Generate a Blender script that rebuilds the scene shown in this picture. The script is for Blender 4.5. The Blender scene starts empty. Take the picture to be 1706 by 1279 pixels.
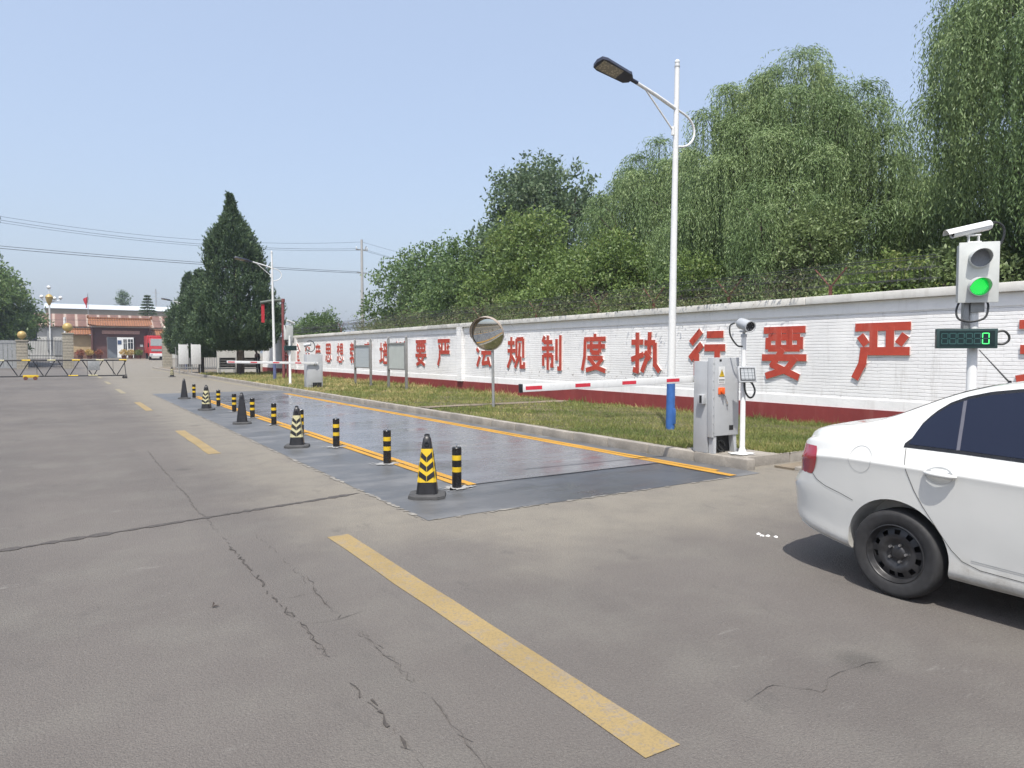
import bpy, bmesh, math, random
import numpy as np
from mathutils import Vector, Matrix
R = math.radians
SC = bpy.context.scene
COL = SC.collection

# ---------------------------------------------------------------- camera, sky, sun, exposure
cam_d = bpy.data.cameras.new('camera'); cam = bpy.data.objects.new('camera', cam_d); COL.objects.link(cam)
cam_d.sensor_width = 36.0; cam_d.lens = 36.0 * 1165.0 / 1706.0
cam_d.clip_start = 0.05; cam_d.clip_end = 3000
cam.location = (0, 0, 1.62)
cam.rotation_euler = (R(90 - 2.531), 0, R(-32.677))
SC.camera = cam

SUN = Vector((-0.30, -0.36, 0.883)).normalized()
world = bpy.data.worlds.new('World'); SC.world = world; world.use_nodes = True
wn = world.node_tree.nodes; wl = world.node_tree.links
sky = wn.new('ShaderNodeTexSky'); sky.sky_type = 'NISHITA'; sky.sun_disc = False
sky.sun_elevation = math.asin(SUN.z); sky.sun_rotation = math.atan2(SUN.x, SUN.y)
sky.altitude = 100; sky.air_density = 1.35; sky.dust_density = 4.6; sky.ozone_density = 4.0
bg = wn['Background']
tm = wn.new('ShaderNodeMix'); tm.data_type = 'RGBA'; tm.blend_type = 'MULTIPLY'; tm.inputs[0].default_value = 1; tm.inputs[7].default_value = (1.03, .985, .99, 1)
hzn = wn.new('ShaderNodeMix'); hzn.data_type = 'RGBA'; hzn.inputs[0].default_value = .62; hzn.inputs[7].default_value = (1.88, 2.19, 2.76, 1)
wl.new(sky.outputs[0], tm.inputs[6]); wl.new(tm.outputs[2], hzn.inputs[6]); wl.new(hzn.outputs[2], bg.inputs[0]); bg.inputs[1].default_value = 0.15
sun_d = bpy.data.lights.new('sun', 'SUN'); sun_d.energy = 3.0; sun_d.angle = R(0.6); sun_d.color = (1.0, 0.955, 0.885)
sun = bpy.data.objects.new('sun', sun_d); COL.objects.link(sun)
sun.rotation_euler = (-SUN).to_track_quat('-Z', 'Y').to_euler()
SC.view_settings.view_transform = 'Standard'; SC.view_settings.look = 'None'
SC.view_settings.exposure = 0.92; SC.view_settings.gamma = 1

# ---------------------------------------------------------------- node helpers
class G:
    def __init__(s, name):
        s.m = bpy.data.materials.new(name); s.m.use_nodes = True
        s.t = s.m.node_tree; s.n = s.t.nodes; s.l = s.t.links
        s.b = s.n['Principled BSDF']; s.out = s.n['Material Output']
        s._o = None
    def _set(s, sock, v):
        if v is None: return
        if hasattr(v, 'is_output') or isinstance(v, bpy.types.NodeSocket): s.l.new(v, sock)
        else:
            if sock.type == 'RGBA' and len(v) == 3: v = (*v, 1)
            sock.default_value = v
    def obj(s):
        if s._o is None: s._o = s.n.new('ShaderNodeTexCoord').outputs['Object']
        return s._o
    def xyz(s, v=None):
        n = s.n.new('ShaderNodeSeparateXYZ'); s.l.new(v or s.obj(), n.inputs[0]); return n.outputs
    def comb(s, x, y, z):
        n = s.n.new('ShaderNodeCombineXYZ'); s._set(n.inputs[0], x); s._set(n.inputs[1], y); s._set(n.inputs[2], z); return n.outputs[0]
    def scale(s, v, sc):
        n = s.n.new('ShaderNodeVectorMath'); n.operation = 'MULTIPLY'; s._set(n.inputs[0], v); n.inputs[1].default_value = sc; return n.outputs[0]
    def noise(s, sc, det=4, rough=.55, vec=None, dist=0):
        n = s.n.new('ShaderNodeTexNoise'); s._set(n.inputs['Vector'], vec or s.obj()); n.inputs['Scale'].default_value = sc
        n.inputs['Detail'].default_value = det; n.inputs['Roughness'].default_value = rough; n.inputs['Distortion'].default_value = dist
        return n.outputs['Fac']
    def voro(s, sc, vec=None, feat='F1'):
        n = s.n.new('ShaderNodeTexVoronoi'); n.feature = feat; s._set(n.inputs['Vector'], vec or s.obj()); n.inputs['Scale'].default_value = sc
        return n.outputs['Distance']
    def math(s, op, a, b=0.0, c=None, clamp=False):
        n = s.n.new('ShaderNodeMath'); n.operation = op; n.use_clamp = clamp; s._set(n.inputs[0], a); s._set(n.inputs[1], b)
        if c is not None: s._set(n.inputs[2], c)
        return n.outputs[0]
    def ramp(s, f, a, b, lo=0.0, hi=1.0, smooth=True):
        n = s.n.new('ShaderNodeMapRange'); n.interpolation_type = 'SMOOTHSTEP' if smooth else 'LINEAR'
        s._set(n.inputs[0], f); n.inputs[1].default_value = a; n.inputs[2].default_value = b; n.inputs[3].default_value = lo; n.inputs[4].default_value = hi
        return n.outputs[0]
    def mix(s, f, a, b, blend='MIX'):
        n = s.n.new('ShaderNodeMix'); n.data_type = 'RGBA'; n.blend_type = blend
        s._set(n.inputs[0], f); s._set(n.inputs[6], a); s._set(n.inputs[7], b); return n.outputs[2]
    def attr(s, name):
        n = s.n.new('ShaderNodeAttribute'); n.attribute_name = name; return n.outputs['Fac']
    def bump(s, h, strength=.3, dist=.01):
        n = s.n.new('ShaderNodeBump'); n.inputs['Strength'].default_value = strength; n.inputs['Distance'].default_value = dist
        s._set(n.inputs['Height'], h); s.l.new(n.outputs[0], s.b.inputs['Normal'])
    def set(s, col=None, rough=None, metal=None, spec=None, coat=None, emit=None, es=None):
        I = s.b.inputs
        s._set(I['Base Color'], col); s._set(I['Roughness'], rough); s._set(I['Metallic'], metal); s._set(I['Specular IOR Level'], spec)
        if coat is not None: I['Coat Weight'].default_value = coat; I['Coat Roughness'].default_value = .03
        if emit is not None: s._set(I['Emission Color'], emit); I['Emission Strength'].default_value = es
        return s.m

def simple(name, col, rough=.5, metal=0, var=.12, sc=6.0, bump=0, spec=None, coat=None, fine=0):
    g = G(name); c = Vector(col)
    lo = tuple(c * (1 - var)); hi = tuple(min(1, x) for x in c * (1 + var * .6))
    f = g.ramp(g.noise(sc, 5, .6), .3, .7)
    k = g.mix(f, lo, hi)
    if fine: k = g.mix(g.ramp(g.noise(sc * 14, 3, .6), .35, .7, 0, fine), k, tuple(c * .55))
    g.set(k, g.ramp(g.noise(sc * 2, 3), .3, .7, max(.02, rough - .07), min(1, rough + .07)), metal, spec, coat)
    if bump: g.bump(g.noise(sc * 8, 4), bump, .01)
    return g.m

M = {}
# ---------------------------------------------------------------- mesh helpers
class MB:
    def __init__(s): s.v = []; s.f = []; s.mi = []; s.sm = []
    def add(s, vs, fs, mi=0, sm=False):
        o = len(s.v); s.v += [tuple(v) for v in vs]
        for f in fs: s.f.append([i + o for i in f]); s.mi.append(mi); s.sm.append(sm)
    def box(s, x0, x1, y0, y1, z0, z1, mi=0, bev=0.0, T=None):
        if bev <= 0:
            vs = [(x, y, z) for z in (z0, z1) for y in (y0, y1) for x in (x0, x1)]
            fs = [(0, 2, 3, 1), (4, 5, 7, 6), (0, 1, 5, 4), (2, 6, 7, 3), (0, 4, 6, 2), (1, 3, 7, 5)]
            if T: vs = [T @ Vector(v) for v in vs]
            s.add(vs, fs, mi); return
        bm = bmesh.new()
        bmesh.ops.create_cube(bm, size=1)
        for v in bm.verts: v.co = Vector(((x0 + x1) / 2 + v.co.x * (x1 - x0), (y0 + y1) / 2 + v.co.y * (y1 - y0), (z0 + z1) / 2 + v.co.z * (z1 - z0)))
        b = min(bev, .45 * min(x1 - x0, y1 - y0, z1 - z0))
        bmesh.ops.bevel(bm, geom=bm.edges[:], offset=b, segments=2, profile=.6, affect='EDGES')
        bm.verts.index_update()
        s.add([(T @ v.co) if T else v.co.copy() for v in bm.verts], [[v.index for v in f.verts] for f in bm.faces], mi); bm.free()
    def tube(s, pts, rs, n=10, mi=0, cap=True, sm=True, closed=False):
        pts = [Vector(p) for p in pts]
        if not hasattr(rs, '__len__'): rs = [rs] * len(pts)
        vs = []; fs = []; up = None
        for i, p in enumerate(pts):
            if closed: d = pts[(i + 1) % len(pts)] - pts[i - 1]
            else: d = pts[min(i + 1, len(pts) - 1)] - pts[max(i - 1, 0)]
            d = d.normalized() if d.length > 1e-9 else Vector((0, 0, 1))
            if up is None: up = Vector((1, 0, 0)) if abs(d.x) < .9 else Vector((0, 1, 0))
            a = (up - d * up.dot(d)).normalized(); b = d.cross(a); up = a
            for k in range(n):
                t = 2 * math.pi * k / n; vs.append(p + (a * math.cos(t) + b * math.sin(t)) * rs[i])
        m = len(pts)
        for i in range(m if closed else m - 1):
            j = (i + 1) % m
            for k in range(n): fs.append((i * n + k, i * n + (k + 1) % n, j * n + (k + 1) % n, j * n + k))
        s.add(vs, fs, mi, sm)
        if cap and not closed:
            s.add(vs[:n], [list(range(n))[::-1]], mi); s.add(vs[-n:], [list(range(n))], mi)
    def lathe(s, prof, n=24, mi=0, c=(0, 0, 0), sm=True, T=None, mis=None):
        vs = []; fs = []; c = Vector(c)
        for r, z in prof:
            for k in range(n):
                t = 2 * math.pi * k / n; p = Vector((r * math.cos(t), r * math.sin(t), z))
                vs.append((T @ p if T else p) + c)
        for i in range(len(prof) - 1):
            ff = [(i * n + k, i * n + (k + 1) % n, (i + 1) * n + (k + 1) % n, (i + 1) * n + k) for k in range(n)]
            if mis: s.add(vs[i * n:(i + 2) * n], [[a - i * n for a in f] for f in ff], mis[i], sm)
            else: fs += ff
        if fs: s.add(vs, fs, mi, sm)
    def prism(s, poly, ax, a0, a1, mi=0):
        """poly: 2D points; ax = axis extruded; other two axes in xyz order"""
        def P(u, v, a): return {'x': (a, u, v), 'y': (u, a, v), 'z': (u, v, a)}[ax]
        n = len(poly)
        vs = [P(u, v, a0) for u, v in poly] + [P(u, v, a1) for u, v in poly]
        fs = [list(range(n))[::-1], [n + i for i in range(n)]] + [(i, (i + 1) % n, n + (i + 1) % n, n + i) for i in range(n)]
        s.add(vs, fs, mi)
    def quad(s, a, b, c, d, mi=0): s.add([a, b, c, d], [(0, 1, 2, 3)], mi)
    def sphere(s, c, r, n=16, mi=0, sz=1.0):
        m = n // 2; prof = [(max(1e-4, r * math.sin(math.pi * i / m)), -r * sz * math.cos(math.pi * i / m)) for i in range(m + 1)]
        s.lathe(prof, n, mi, c)
    def build(s, name, mats, parent=None, fix=True):
        me = bpy.data.meshes.new(name); me.from_pydata([tuple(v) for v in s.v], [], s.f)
        for m in (mats if isinstance(mats, (list, tuple)) else [mats]): me.materials.append(m)
        me.polygons.foreach_set('material_index', s.mi); me.polygons.foreach_set('use_smooth', s.sm)
        me.update()
        if fix:
            bm = bmesh.new(); bm.from_mesh(me); bmesh.ops.recalc_face_normals(bm, faces=bm.faces[:]); bm.to_mesh(me); bm.free()
        me.set_sharp_from_angle(angle=R(40))
        o = bpy.data.objects.new(name, me); COL.objects.link(o)
        if parent: o.parent = parent
        return o

def smooth(pts, k=6):
    P = [Vector(p) for p in pts]; out = []
    for i in range(len(P) - 1):
        a, b_, c, d = P[max(i - 1, 0)], P[i], P[i + 1], P[min(i + 2, len(P) - 1)]
        for j in range(k):
            t = j / k; out.append(.5 * ((2 * b_) + (c - a) * t + (2 * a - 5 * b_ + 4 * c - d) * t * t + (3 * b_ - a - 3 * c + d) * t ** 3))
    return out + [P[-1]]
def fastmesh(name, verts, nper, mat, parent=None, tint=None):
    """verts (N*nper,3): N separate polygons of nper corners"""
    N = len(verts) // nper; me = bpy.data.meshes.new(name)
    me.vertices.add(len(verts)); me.vertices.foreach_set('co', np.asarray(verts, dtype=np.float32).ravel())
    me.loops.add(len(verts)); me.loops.foreach_set('vertex_index', np.arange(len(verts), dtype=np.int32))
    me.polygons.add(N); me.polygons.foreach_set('loop_start', np.arange(0, N * nper, nper, dtype=np.int32))
    if tint is not None:
        a = me.attributes.new('tint', 'FLOAT', 'FACE'); a.data.foreach_set('value', np.asarray(tint, dtype=np.float32))
    me.materials.append(mat); me.update(calc_edges=True); me.validate()
    o = bpy.data.objects.new(name, me); COL.objects.link(o)
    if parent: o.parent = parent
    return o

def leaves(name, pos, dirs, ln, wd, mat, rng, parent=None, tint=None, flatup=0.0):
    pos = np.asarray(pos); d = np.asarray(dirs, float); d /= np.linalg.norm(d, axis=1, keepdims=True) + 1e-9
    rv = rng.normal(size=d.shape); rv[:, 2] *= (1 - flatup)
    sd = np.cross(d, rv); sd /= np.linalg.norm(sd, axis=1, keepdims=True) + 1e-9
    ln = np.broadcast_to(ln, (len(pos),))[:, None]; wd = np.broadcast_to(wd, (len(pos),))[:, None]
    a = pos; m = pos + d * ln * .45; t = pos + d * ln
    V = np.stack([a, m + sd * wd * .5, t, m - sd * wd * .5], 1).reshape(-1, 3)
    if tint is None: tint = rng.random(len(pos))
    return fastmesh(name, V, 4, mat, parent, tint)

def tag(o, label=None, cat=None, group=None, kind=None):
    if label: o['label'] = label
    if cat: o['category'] = cat
    if group: o['group'] = group
    if kind: o['kind'] = kind
    return o
def thing(name, label, cat, loc=(0, 0, 0), rz=0.0, group=None):
    o = bpy.data.objects.new(name, None); o.empty_display_size = .2; COL.objects.link(o)
    o.location = loc; o.rotation_euler = (0, 0, rz); tag(o, label, cat, group); return o
def copy_tree(o, parent=None):
    c = o.copy(); COL.objects.link(c)
    if parent: c.parent = parent
    for ch in list(o.children): copy_tree(ch, c)
    return c
def dup(o, loc, rz=None, label=None, group=None):
    c = copy_tree(o); c.location = loc
    if rz is not None: c.rotation_euler = (0, 0, rz)
    tag(c, label, None, group); return c
def arc(c, r, a0, a1, n, u, v):
    c = Vector(c); u = Vector(u); v = Vector(v)
    return [c + u * r * math.cos(a0 + (a1 - a0) * i / n) + v * r * math.sin(a0 + (a1 - a0) * i / n) for i in range(n + 1)]
def evaluated(o, name, mats, parent):
    dg = bpy.context.evaluated_depsgraph_get(); me = bpy.data.meshes.new_from_object(o.evaluated_get(dg)); me.name = name
    me.materials.clear()
    for m in mats: me.materials.append(m)
    n = bpy.data.objects.new(name, me); COL.objects.link(n); n.parent = parent
    bpy.data.objects.remove(o, do_unlink=True); return n

# ---------------------------------------------------------------- materials
M['white_metal'] = simple('white_metal', (.66, .67, .66), .32, 0, .05)
M['grey_metal'] = simple('grey_metal', (.40, .415, .425), .42, 0, .06, 4)
M['galv'] = simple('galvanised', (.30, .31, .31), .5, .3, .15, 9)
M['black_plastic'] = simple('black_plastic', (.014, .014, .016), .42, 0, .3)
M['rubber'] = simple('rubber', (.026, .026, .027), .75, 0, .25, 30)
M['yellow'] = simple('yellow_reflective', (.62, .42, .02), .4, 0, .08)
M['pale_yellow'] = simple('worn_pale_yellow', (.46, .43, .25), .55, 0, .15, 12)
M['blue_paint'] = simple('blue_paint', (.04, .125, .36), .4, 0, .15, 5, fine=.1)
M['faded_blue'] = simple('faded_blue_paint', (.09, .11, .22), .5, 0, .15, 5)
M['red_band'] = simple('red_reflective', (.55, .03, .05), .4, 0, .1)
M['dark'] = simple('dark', (.01, .01, .011), .6, 0, .2)
M['concrete'] = simple('kerb_concrete', (.30, .275, .238), .85, 0, .25, 3, .3, fine=.35)
M['bark'] = simple('bark', (.07, .055, .042), .9, 0, .4, 12, .8)
M['stone'] = simple('gate_stone', (.28, .255, .2), .85, 0, .2, 6, .3)
M['gold'] = simple('gold_globe', (.40, .29, .10), .45, .1, .05)
M['rust'] = simple('rusty_iron', (.15, .062, .048), .8, .2, .4, 30)
M['iron'] = simple('dark_iron', (.05, .052, .055), .55, .4, .3, 20)
M['red_pipe'] = simple('red_pipe_paint', (.19, .055, .055), .6, 0, .2, 6)
M['cable'] = simple('black_cable', (.02, .022, .022), .45, 0, .2)

def m_asphalt():
    g = G('asphalt'); x, y, z = g.xyz()
    big = g.noise(.22, 5, .62); med = g.noise(1.3, 5, .6); fine = g.noise(70, 4, .8); grit = g.voro(120)
    c = g.mix(g.ramp(big, .25, .75), (0.106, 0.095, 0.086), (0.153, 0.140, 0.127))
    c = g.mix(g.ramp(med, .42, .72, 0, .55), c, (0.167, 0.158, 0.138))
    # tyre-polished longitudinal tracks
    tr = g.noise(.9, 3, .5, g.scale(g.obj(), (1.4, .06, 1)))
    c = g.mix(g.ramp(tr, .45, .75, 0, .35), c, (0.097, 0.091, 0.084))
    # dust blown along the weighbridge edge and in front of it
    wob = g.math('MULTIPLY', g.math('SUBTRACT', g.noise(1.1, 5, .65), .5), 1.6)
    xx = g.math('ADD', x, wob); yy = g.math('ADD', y, wob)
    d1 = g.math('MULTIPLY', g.ramp(xx, 1.2, 2.7), g.ramp(yy, 4.8, 6.4))
    d2 = g.math('MULTIPLY', g.math('MULTIPLY', g.ramp(xx, 2.2, 3.6), g.ramp(yy, 3.6, 5.4)), g.ramp(y, 6.4, 6.0))
    d2 = g.math('MAXIMUM', d2, g.math('MULTIPLY', g.ramp(xx, 5.2, 7.2), g.ramp(yy, 3.0, 5.0)))
    d3 = g.ramp(xx, -6.5, -9.5)
    dust = g.math('MAXIMUM', d1, d2)
    dust = g.math('MULTIPLY', dust, g.ramp(g.noise(2.3, 6, .7), .2, .62, .5, 1.0), clamp=True)
    c = g.mix(g.math('MULTIPLY', dust, .95), c, (0.228, 0.209, 0.171))
    c = g.mix(g.math('MULTIPLY', d3, .8), c, (0.231, 0.193, 0.131))
    # pale scuffs and oil spots
    sc = g.ramp(g.noise(1.9, 7, .78, g.scale(g.obj(), (.45, 1.4, 1))), .60, .72)
    c = g.mix(g.math('MULTIPLY', sc, .55), c, (0.256, 0.246, 0.223))
    oil = g.ramp(g.voro(.55), .10, .02)
    c = g.mix(g.math('MULTIPLY', oil, .45), c, (0.045, 0.043, 0.039))
    dk = g.ramp(g.noise(3.1, 6, .72, g.scale(g.obj(), (1, .5, 1))), .57, .74, 0, .5)
    c = g.mix(dk, c, (0.086, 0.081, 0.074))
    c = g.mix(g.ramp(fine, .38, .66, 0, .8), c, g.mix(.5, c, (0.052, 0.046, 0.043)))
    c = g.mix(g.ramp(grit, .28, .08, 0, .5), c, (0.269, 0.260, 0.236))
    g.set(c, g.ramp(big, .3, .7, .78, .92), 0, .35)
    g.bump(g.math('ADD', g.math('MULTIPLY', fine, .8), grit), .6, .008)
    return g.m
M['asphalt'] = m_asphalt()

def m_platform(name, a, b, wet, r0, r1, sx, front=None):
    g = G(name); x, y, z = g.xyz()
    st = g.noise(1.1, 5, .6, g.scale(g.obj(), (sx, 2.2, 1))); bl = g.noise(.7, 4, .6)
    c = g.mix(g.ramp(st, .3, .7), a, b)
    w = g.ramp(bl, .46, .6)
    c = g.mix(g.math('MULTIPLY', w, .65), c, wet)
    sp = g.noise(60, 3, .7); c = g.mix(g.ramp(sp, .4, .7, 0, .35), c, g.mix(.5, c, (.04, .04, .045)))
    c = g.mix(g.ramp(g.noise(4.5, 6, .7), .66, .76, 0, .3), c, (.42, .42, .42))
    rr = g.math('ADD', g.ramp(st, .3, .7, r0, r1), g.math('MULTIPLY', w, -.1))
    if front:
        wb = g.math('MULTIPLY', g.math('SUBTRACT', g.noise(1.6, 5, .7), .5), 2.2)
        k = g.math('MULTIPLY', g.ramp(g.math('ADD', x, wb), 3.9, 5.6), g.math('MULTIPLY', g.ramp(x, 7.5, 7.3), g.ramp(y, 8.2, 7.4)))
        c = g.mix(g.math('MULTIPLY', k, .8), c, g.mix(g.ramp(st, .3, .7), front, tuple(q * 2.2 for q in front)))
        rr = g.math('ADD', rr, g.math('MULTIPLY', k, -.2))
    g.set(c, rr, 0, .5); g.bump(g.math('ADD', g.math('MULTIPLY', st, .4), g.math('MULTIPLY', sp, .3)), .06, .01)
    return g.m
M['platform'] = m_platform('weighbridge_deck', (.125, .13, .145), (.17, .174, .186), (.10, .106, .124), .22, .34, .3)
M['apron'] = m_platform('apron_concrete', (.092, .095, .098), (.15, .153, .155), (.078, .081, .084), .5, .66, .6, (.022, .026, .033))

def m_line(name, col, wear):
    g = G(name)
    n = g.noise(7, 6, .75); f = g.noise(70, 3, .7)
    w = g.math('ADD', n, g.math('MULTIPLY', g.math('SUBTRACT', f, .5), .5))
    c = g.mix(g.ramp(g.noise(1.5, 3), .3, .7), col, tuple(x * .85 for x in col))
    c = g.mix(g.ramp(w, wear, wear + .12, 0, .75), c, (.24, .20, .15))
    c = g.mix(g.ramp(g.noise(26, 5, .8), .55, .7, 0, .5), c, (.13, .11, .085)); c = g.mix(g.ramp(f, .42, .7, 0, .3), c, (.1, .09, .07)); g.set(c, .8, 0, .3); g.bump(f, .5, .006); return g.m
M['road_yellow'] = m_line('road_yellow', (.30, .222, .10), .50)
M['fresh_yellow'] = m_line('fresh_yellow', (.50, .265, .035), .64)
M['faded_line'] = m_line('faded_line', (.27, .24, .16), .52)
M['white_line'] = m_line('white_line', (.33, .33, .31), .5)

def m_brick():
    g = G('whitewashed_brick'); x, y, z = g.xyz()
    v = g.comb(y, z, 0)
    bt = g.n.new('ShaderNodeTexBrick'); g.l.new(v, bt.inputs['Vector'])
    wob = g.noise(3.0, 4, .6)
    v2 = g.comb(g.math('ADD', y, g.math('MULTIPLY', wob, .015)), g.math('ADD', z, g.math('MULTIPLY', g.math('SUBTRACT', wob, .5), .03)), 0)
    g.l.new(v2, bt.inputs['Vector'])
    I = bt.inputs; I['Scale'].default_value = 1; I['Brick Width'].default_value = .25; I['Row Height'].default_value = .064
    I['Mortar Size'].default_value = .0075; I['Mortar Smooth'].default_value = .3
    I['Color1'].default_value = (0, 0, 0, 1); I['Color2'].default_value = (.35, .35, .35, 1); I['Mortar'].default_value = (1, 1, 1, 1)
    zz = g.math('ADD', z, g.math('ADD', g.math('MULTIPLY', g.math('SUBTRACT', wob, .5), .03), g.math('MULTIPLY', g.math('SUBTRACT', g.noise(9, 3), .5), .010)))
    hl = g.ramp(g.math('PINGPONG', zz, .032), .0075, .001)
    mort = g.math('MAXIMUM', hl, g.math('MULTIPLY', bt.outputs['Fac'], g.ramp(g.noise(2.2, 3), .45, .65, .02, .4)))
    hz = g.noise(.9, 5, .7, g.scale(g.obj(), (1, .6, 9)))
    vis = g.ramp(g.math('ADD', g.math('MULTIPLY', g.noise(1.2, 4, .6), .6), g.math('MULTIPLY', hz, .4)), .36, .62, .12, .85)
    c = g.mix(g.ramp(g.noise(.6, 5, .65), .3, .7), (.83, .83, .82), (.74, .74, .735))
    c = g.mix(g.ramp(hz, .5, .75, 0, .35), c, (.64, .65, .65))
    c = g.mix(g.math('MULTIPLY', mort, vis), c, (.33, .33, .34))
    # flaked patches below the lettering
    mk = g.math('MULTIPLY', g.math('MULTIPLY', g.ramp(z, .82, .95), g.ramp(z, 1.22, 1.08)), g.math('MULTIPLY', g.ramp(y, -8.5, -6.5), g.ramp(y, 4, 0)))
    fl = g.math('MULTIPLY', g.ramp(g.noise(5.5, 6, .75), .56, .63), mk)
    fl2 = g.math('MULTIPLY', g.ramp(g.noise(2.6, 7, .8), .70, .74), .6)
    c = g.mix(g.math('MAXIMUM', fl, fl2), c, (.25, .22, .2))
    st = g.ramp(g.noise(1.6, 5, .7, g.scale(g.obj(), (1, 3.2, .35))), .55, .72, 0, .38)
    c = g.mix(st, c, (.45, .435, .41))
    g.set(c, .8, 0, .3)
    h = g.math('SUBTRACT', g.math('MULTIPLY', g.noise(22, 4, .6), .35), mort)
    g.bump(h, .75, .014); return g.m
M['brick'] = m_brick()
def m_plaster(name, c1, c2, stain, sc=2.0):
    g = G(name); c = g.mix(g.ramp(g.noise(sc, 6, .65), .3, .7), c1, c2)
    s = g.noise(1.4, 6, .7, g.scale(g.obj(), (2, 2.5, .3)))
    c = g.mix(g.ramp(s, .52, .75, 0, .5), c, stain)
    c = g.mix(g.ramp(g.noise(40, 4, .7), .6, .75, 0, .3), c, stain)
    g.set(c, .8, 0, .3); g.bump(g.noise(25, 5), .25, .01); return g.m
M['coping'] = m_plaster('coping_plaster', (.68, .67, .63), (.58, .57, .53), (.38, .35, .31))
M['white_plaster'] = m_plaster('white_plaster', (.83, .83, .82), (.76, .76, .75), (.60, .58, .56))
M['red_plinth'] = m_plaster('red_plinth_paint', (.24, .045, .043), (.20, .038, .037), (.27, .10, .085))
M['red_letter'] = m_plaster('red_letter_board', (.46, .066, .040), (.39, .055, .036), (.50, .18, .14), 5)
M['white_edge'] = simple('letter_edge', (.62, .5, .47), .7)
M['beige_wall'] = m_plaster('beige_wall', (.48, .40, .29), (.42, .35, .26), (.3, .25, .19))

def m_soil():
    g = G('verge_soil'); x, y, z = g.xyz()
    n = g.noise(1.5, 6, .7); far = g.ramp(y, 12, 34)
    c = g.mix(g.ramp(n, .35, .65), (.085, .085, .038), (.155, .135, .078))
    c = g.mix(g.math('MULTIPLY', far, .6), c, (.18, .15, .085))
    c = g.mix(g.ramp(g.noise(45, 4, .7), .4, .65, 0, .6), c, (.06, .058, .03))
    g.set(c, .95, 0, .2); g.bump(g.noise(60, 4), .8, .03); return g.m
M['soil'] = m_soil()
M['earth'] = simple('dry_earth', (.19, .155, .11), .95, 0, .3, 1.5, .5, fine=.4)

def m_leaf(name, a, b, c, trans=.28, rough=.5):
    g = G(name); t = g.attr('tint')
    k = g.mix(g.ramp(t, 0, .6, smooth=False), a, b); k = g.mix(g.ramp(t, .75, 1.0, smooth=False), k, c)
    g.set(k, rough, 0, .35)
    tr = g.n.new('ShaderNodeBsdfTranslucent'); g.l.new(g.mix(.5, k, tuple(x * 1.3 for x in b)), tr.inputs[0])
    mx = g.n.new('ShaderNodeMixShader'); mx.inputs[0].default_value = trans
    g.l.new(g.b.outputs[0], mx.inputs[1]); g.l.new(tr.outputs[0], mx.inputs[2]); g.l.new(mx.outputs[0], g.out.inputs[0])
    return g.m
M['willow'] = m_leaf('willow_leaf', (0.105, 0.166, 0.061), (0.181, 0.255, 0.102), (0.290, 0.365, 0.159), .2)
M['poplar'] = m_leaf('broad_leaf', (0.076, 0.129, 0.045), (0.123, 0.191, 0.062), (0.211, 0.261, 0.100))
M['bush'] = m_leaf('shrub_leaf', (0.086, 0.137, 0.041), (0.148, 0.215, 0.058), (0.237, 0.272, 0.091))
M['bush_light'] = m_leaf('pale_shrub_leaf', (0.099, 0.147, 0.052), (0.165, 0.221, 0.086), (0.253, 0.306, 0.146))
M['far_leaf'] = m_leaf('blue_green_leaf', (0.075, 0.117, 0.060), (0.112, 0.165, 0.083), (0.180, 0.225, 0.128))
M['juniper'] = m_leaf('juniper_needle', (0.043, 0.078, 0.037), (0.076, 0.122, 0.056), (0.136, 0.182, 0.079), .08, .6)
M['vine'] = m_leaf('vine_leaf', (0.072, 0.098, 0.039), (0.120, 0.156, 0.061), (0.204, 0.182, 0.099), .2)
M['twig'] = m_leaf('dry_twig', (.05, .04, .034), (.10, .078, .062), (.17, .125, .10), 0, .8)
M['grass'] = m_leaf('grass_blade', (0.104, 0.153, 0.039), (0.238, 0.254, 0.078), (0.492, 0.399, 0.187), .3, .6)

def m_mirror():
    g = G('mirror_glass'); g.set((.62, .62, .57), .03, 1.0); return g.m
M['mirror'] = m_mirror()
M['glass_dark'] = simple('dark_window', (.03, .035, .045), .08, 0, .2, 2)
def m_paint():
    g = G('white_car_paint'); x, y, z = g.xyz(); c = g.mix(g.ramp(g.noise(3, 4), .3, .7), (.66, .665, .635), (.62, .625, .60))
    d = g.math('MULTIPLY', g.ramp(g.math('ADD', z, g.math('MULTIPLY', g.noise(5, 5, .7), .22)), .52, .28), g.ramp(g.noise(9, 5, .75), .3, .7, .25, .8)); c = g.mix(d, c, (.30, .275, .235))
    g.set(c, g.math('ADD', .3, g.math('MULTIPLY', d, .3)), 0, .5, .9)
    return g.m
M['paint'] = m_paint()
def m_tint():
    g = G('tinted_car_glass'); g.set((.012, .016, .032), .05, 0, .35); return g.m
M['tint'] = m_tint()
M['taillight'] = simple('red_lens', (.32, .012, .025), .1, 0, .15, 8, coat=1)
M['steel_wheel'] = simple('black_steel_wheel', (.05, .05, .052), .42, .5, .3, 12)
M['chrome'] = simple('bright_steel', (.6, .6, .6), .2, 1, .05)

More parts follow.
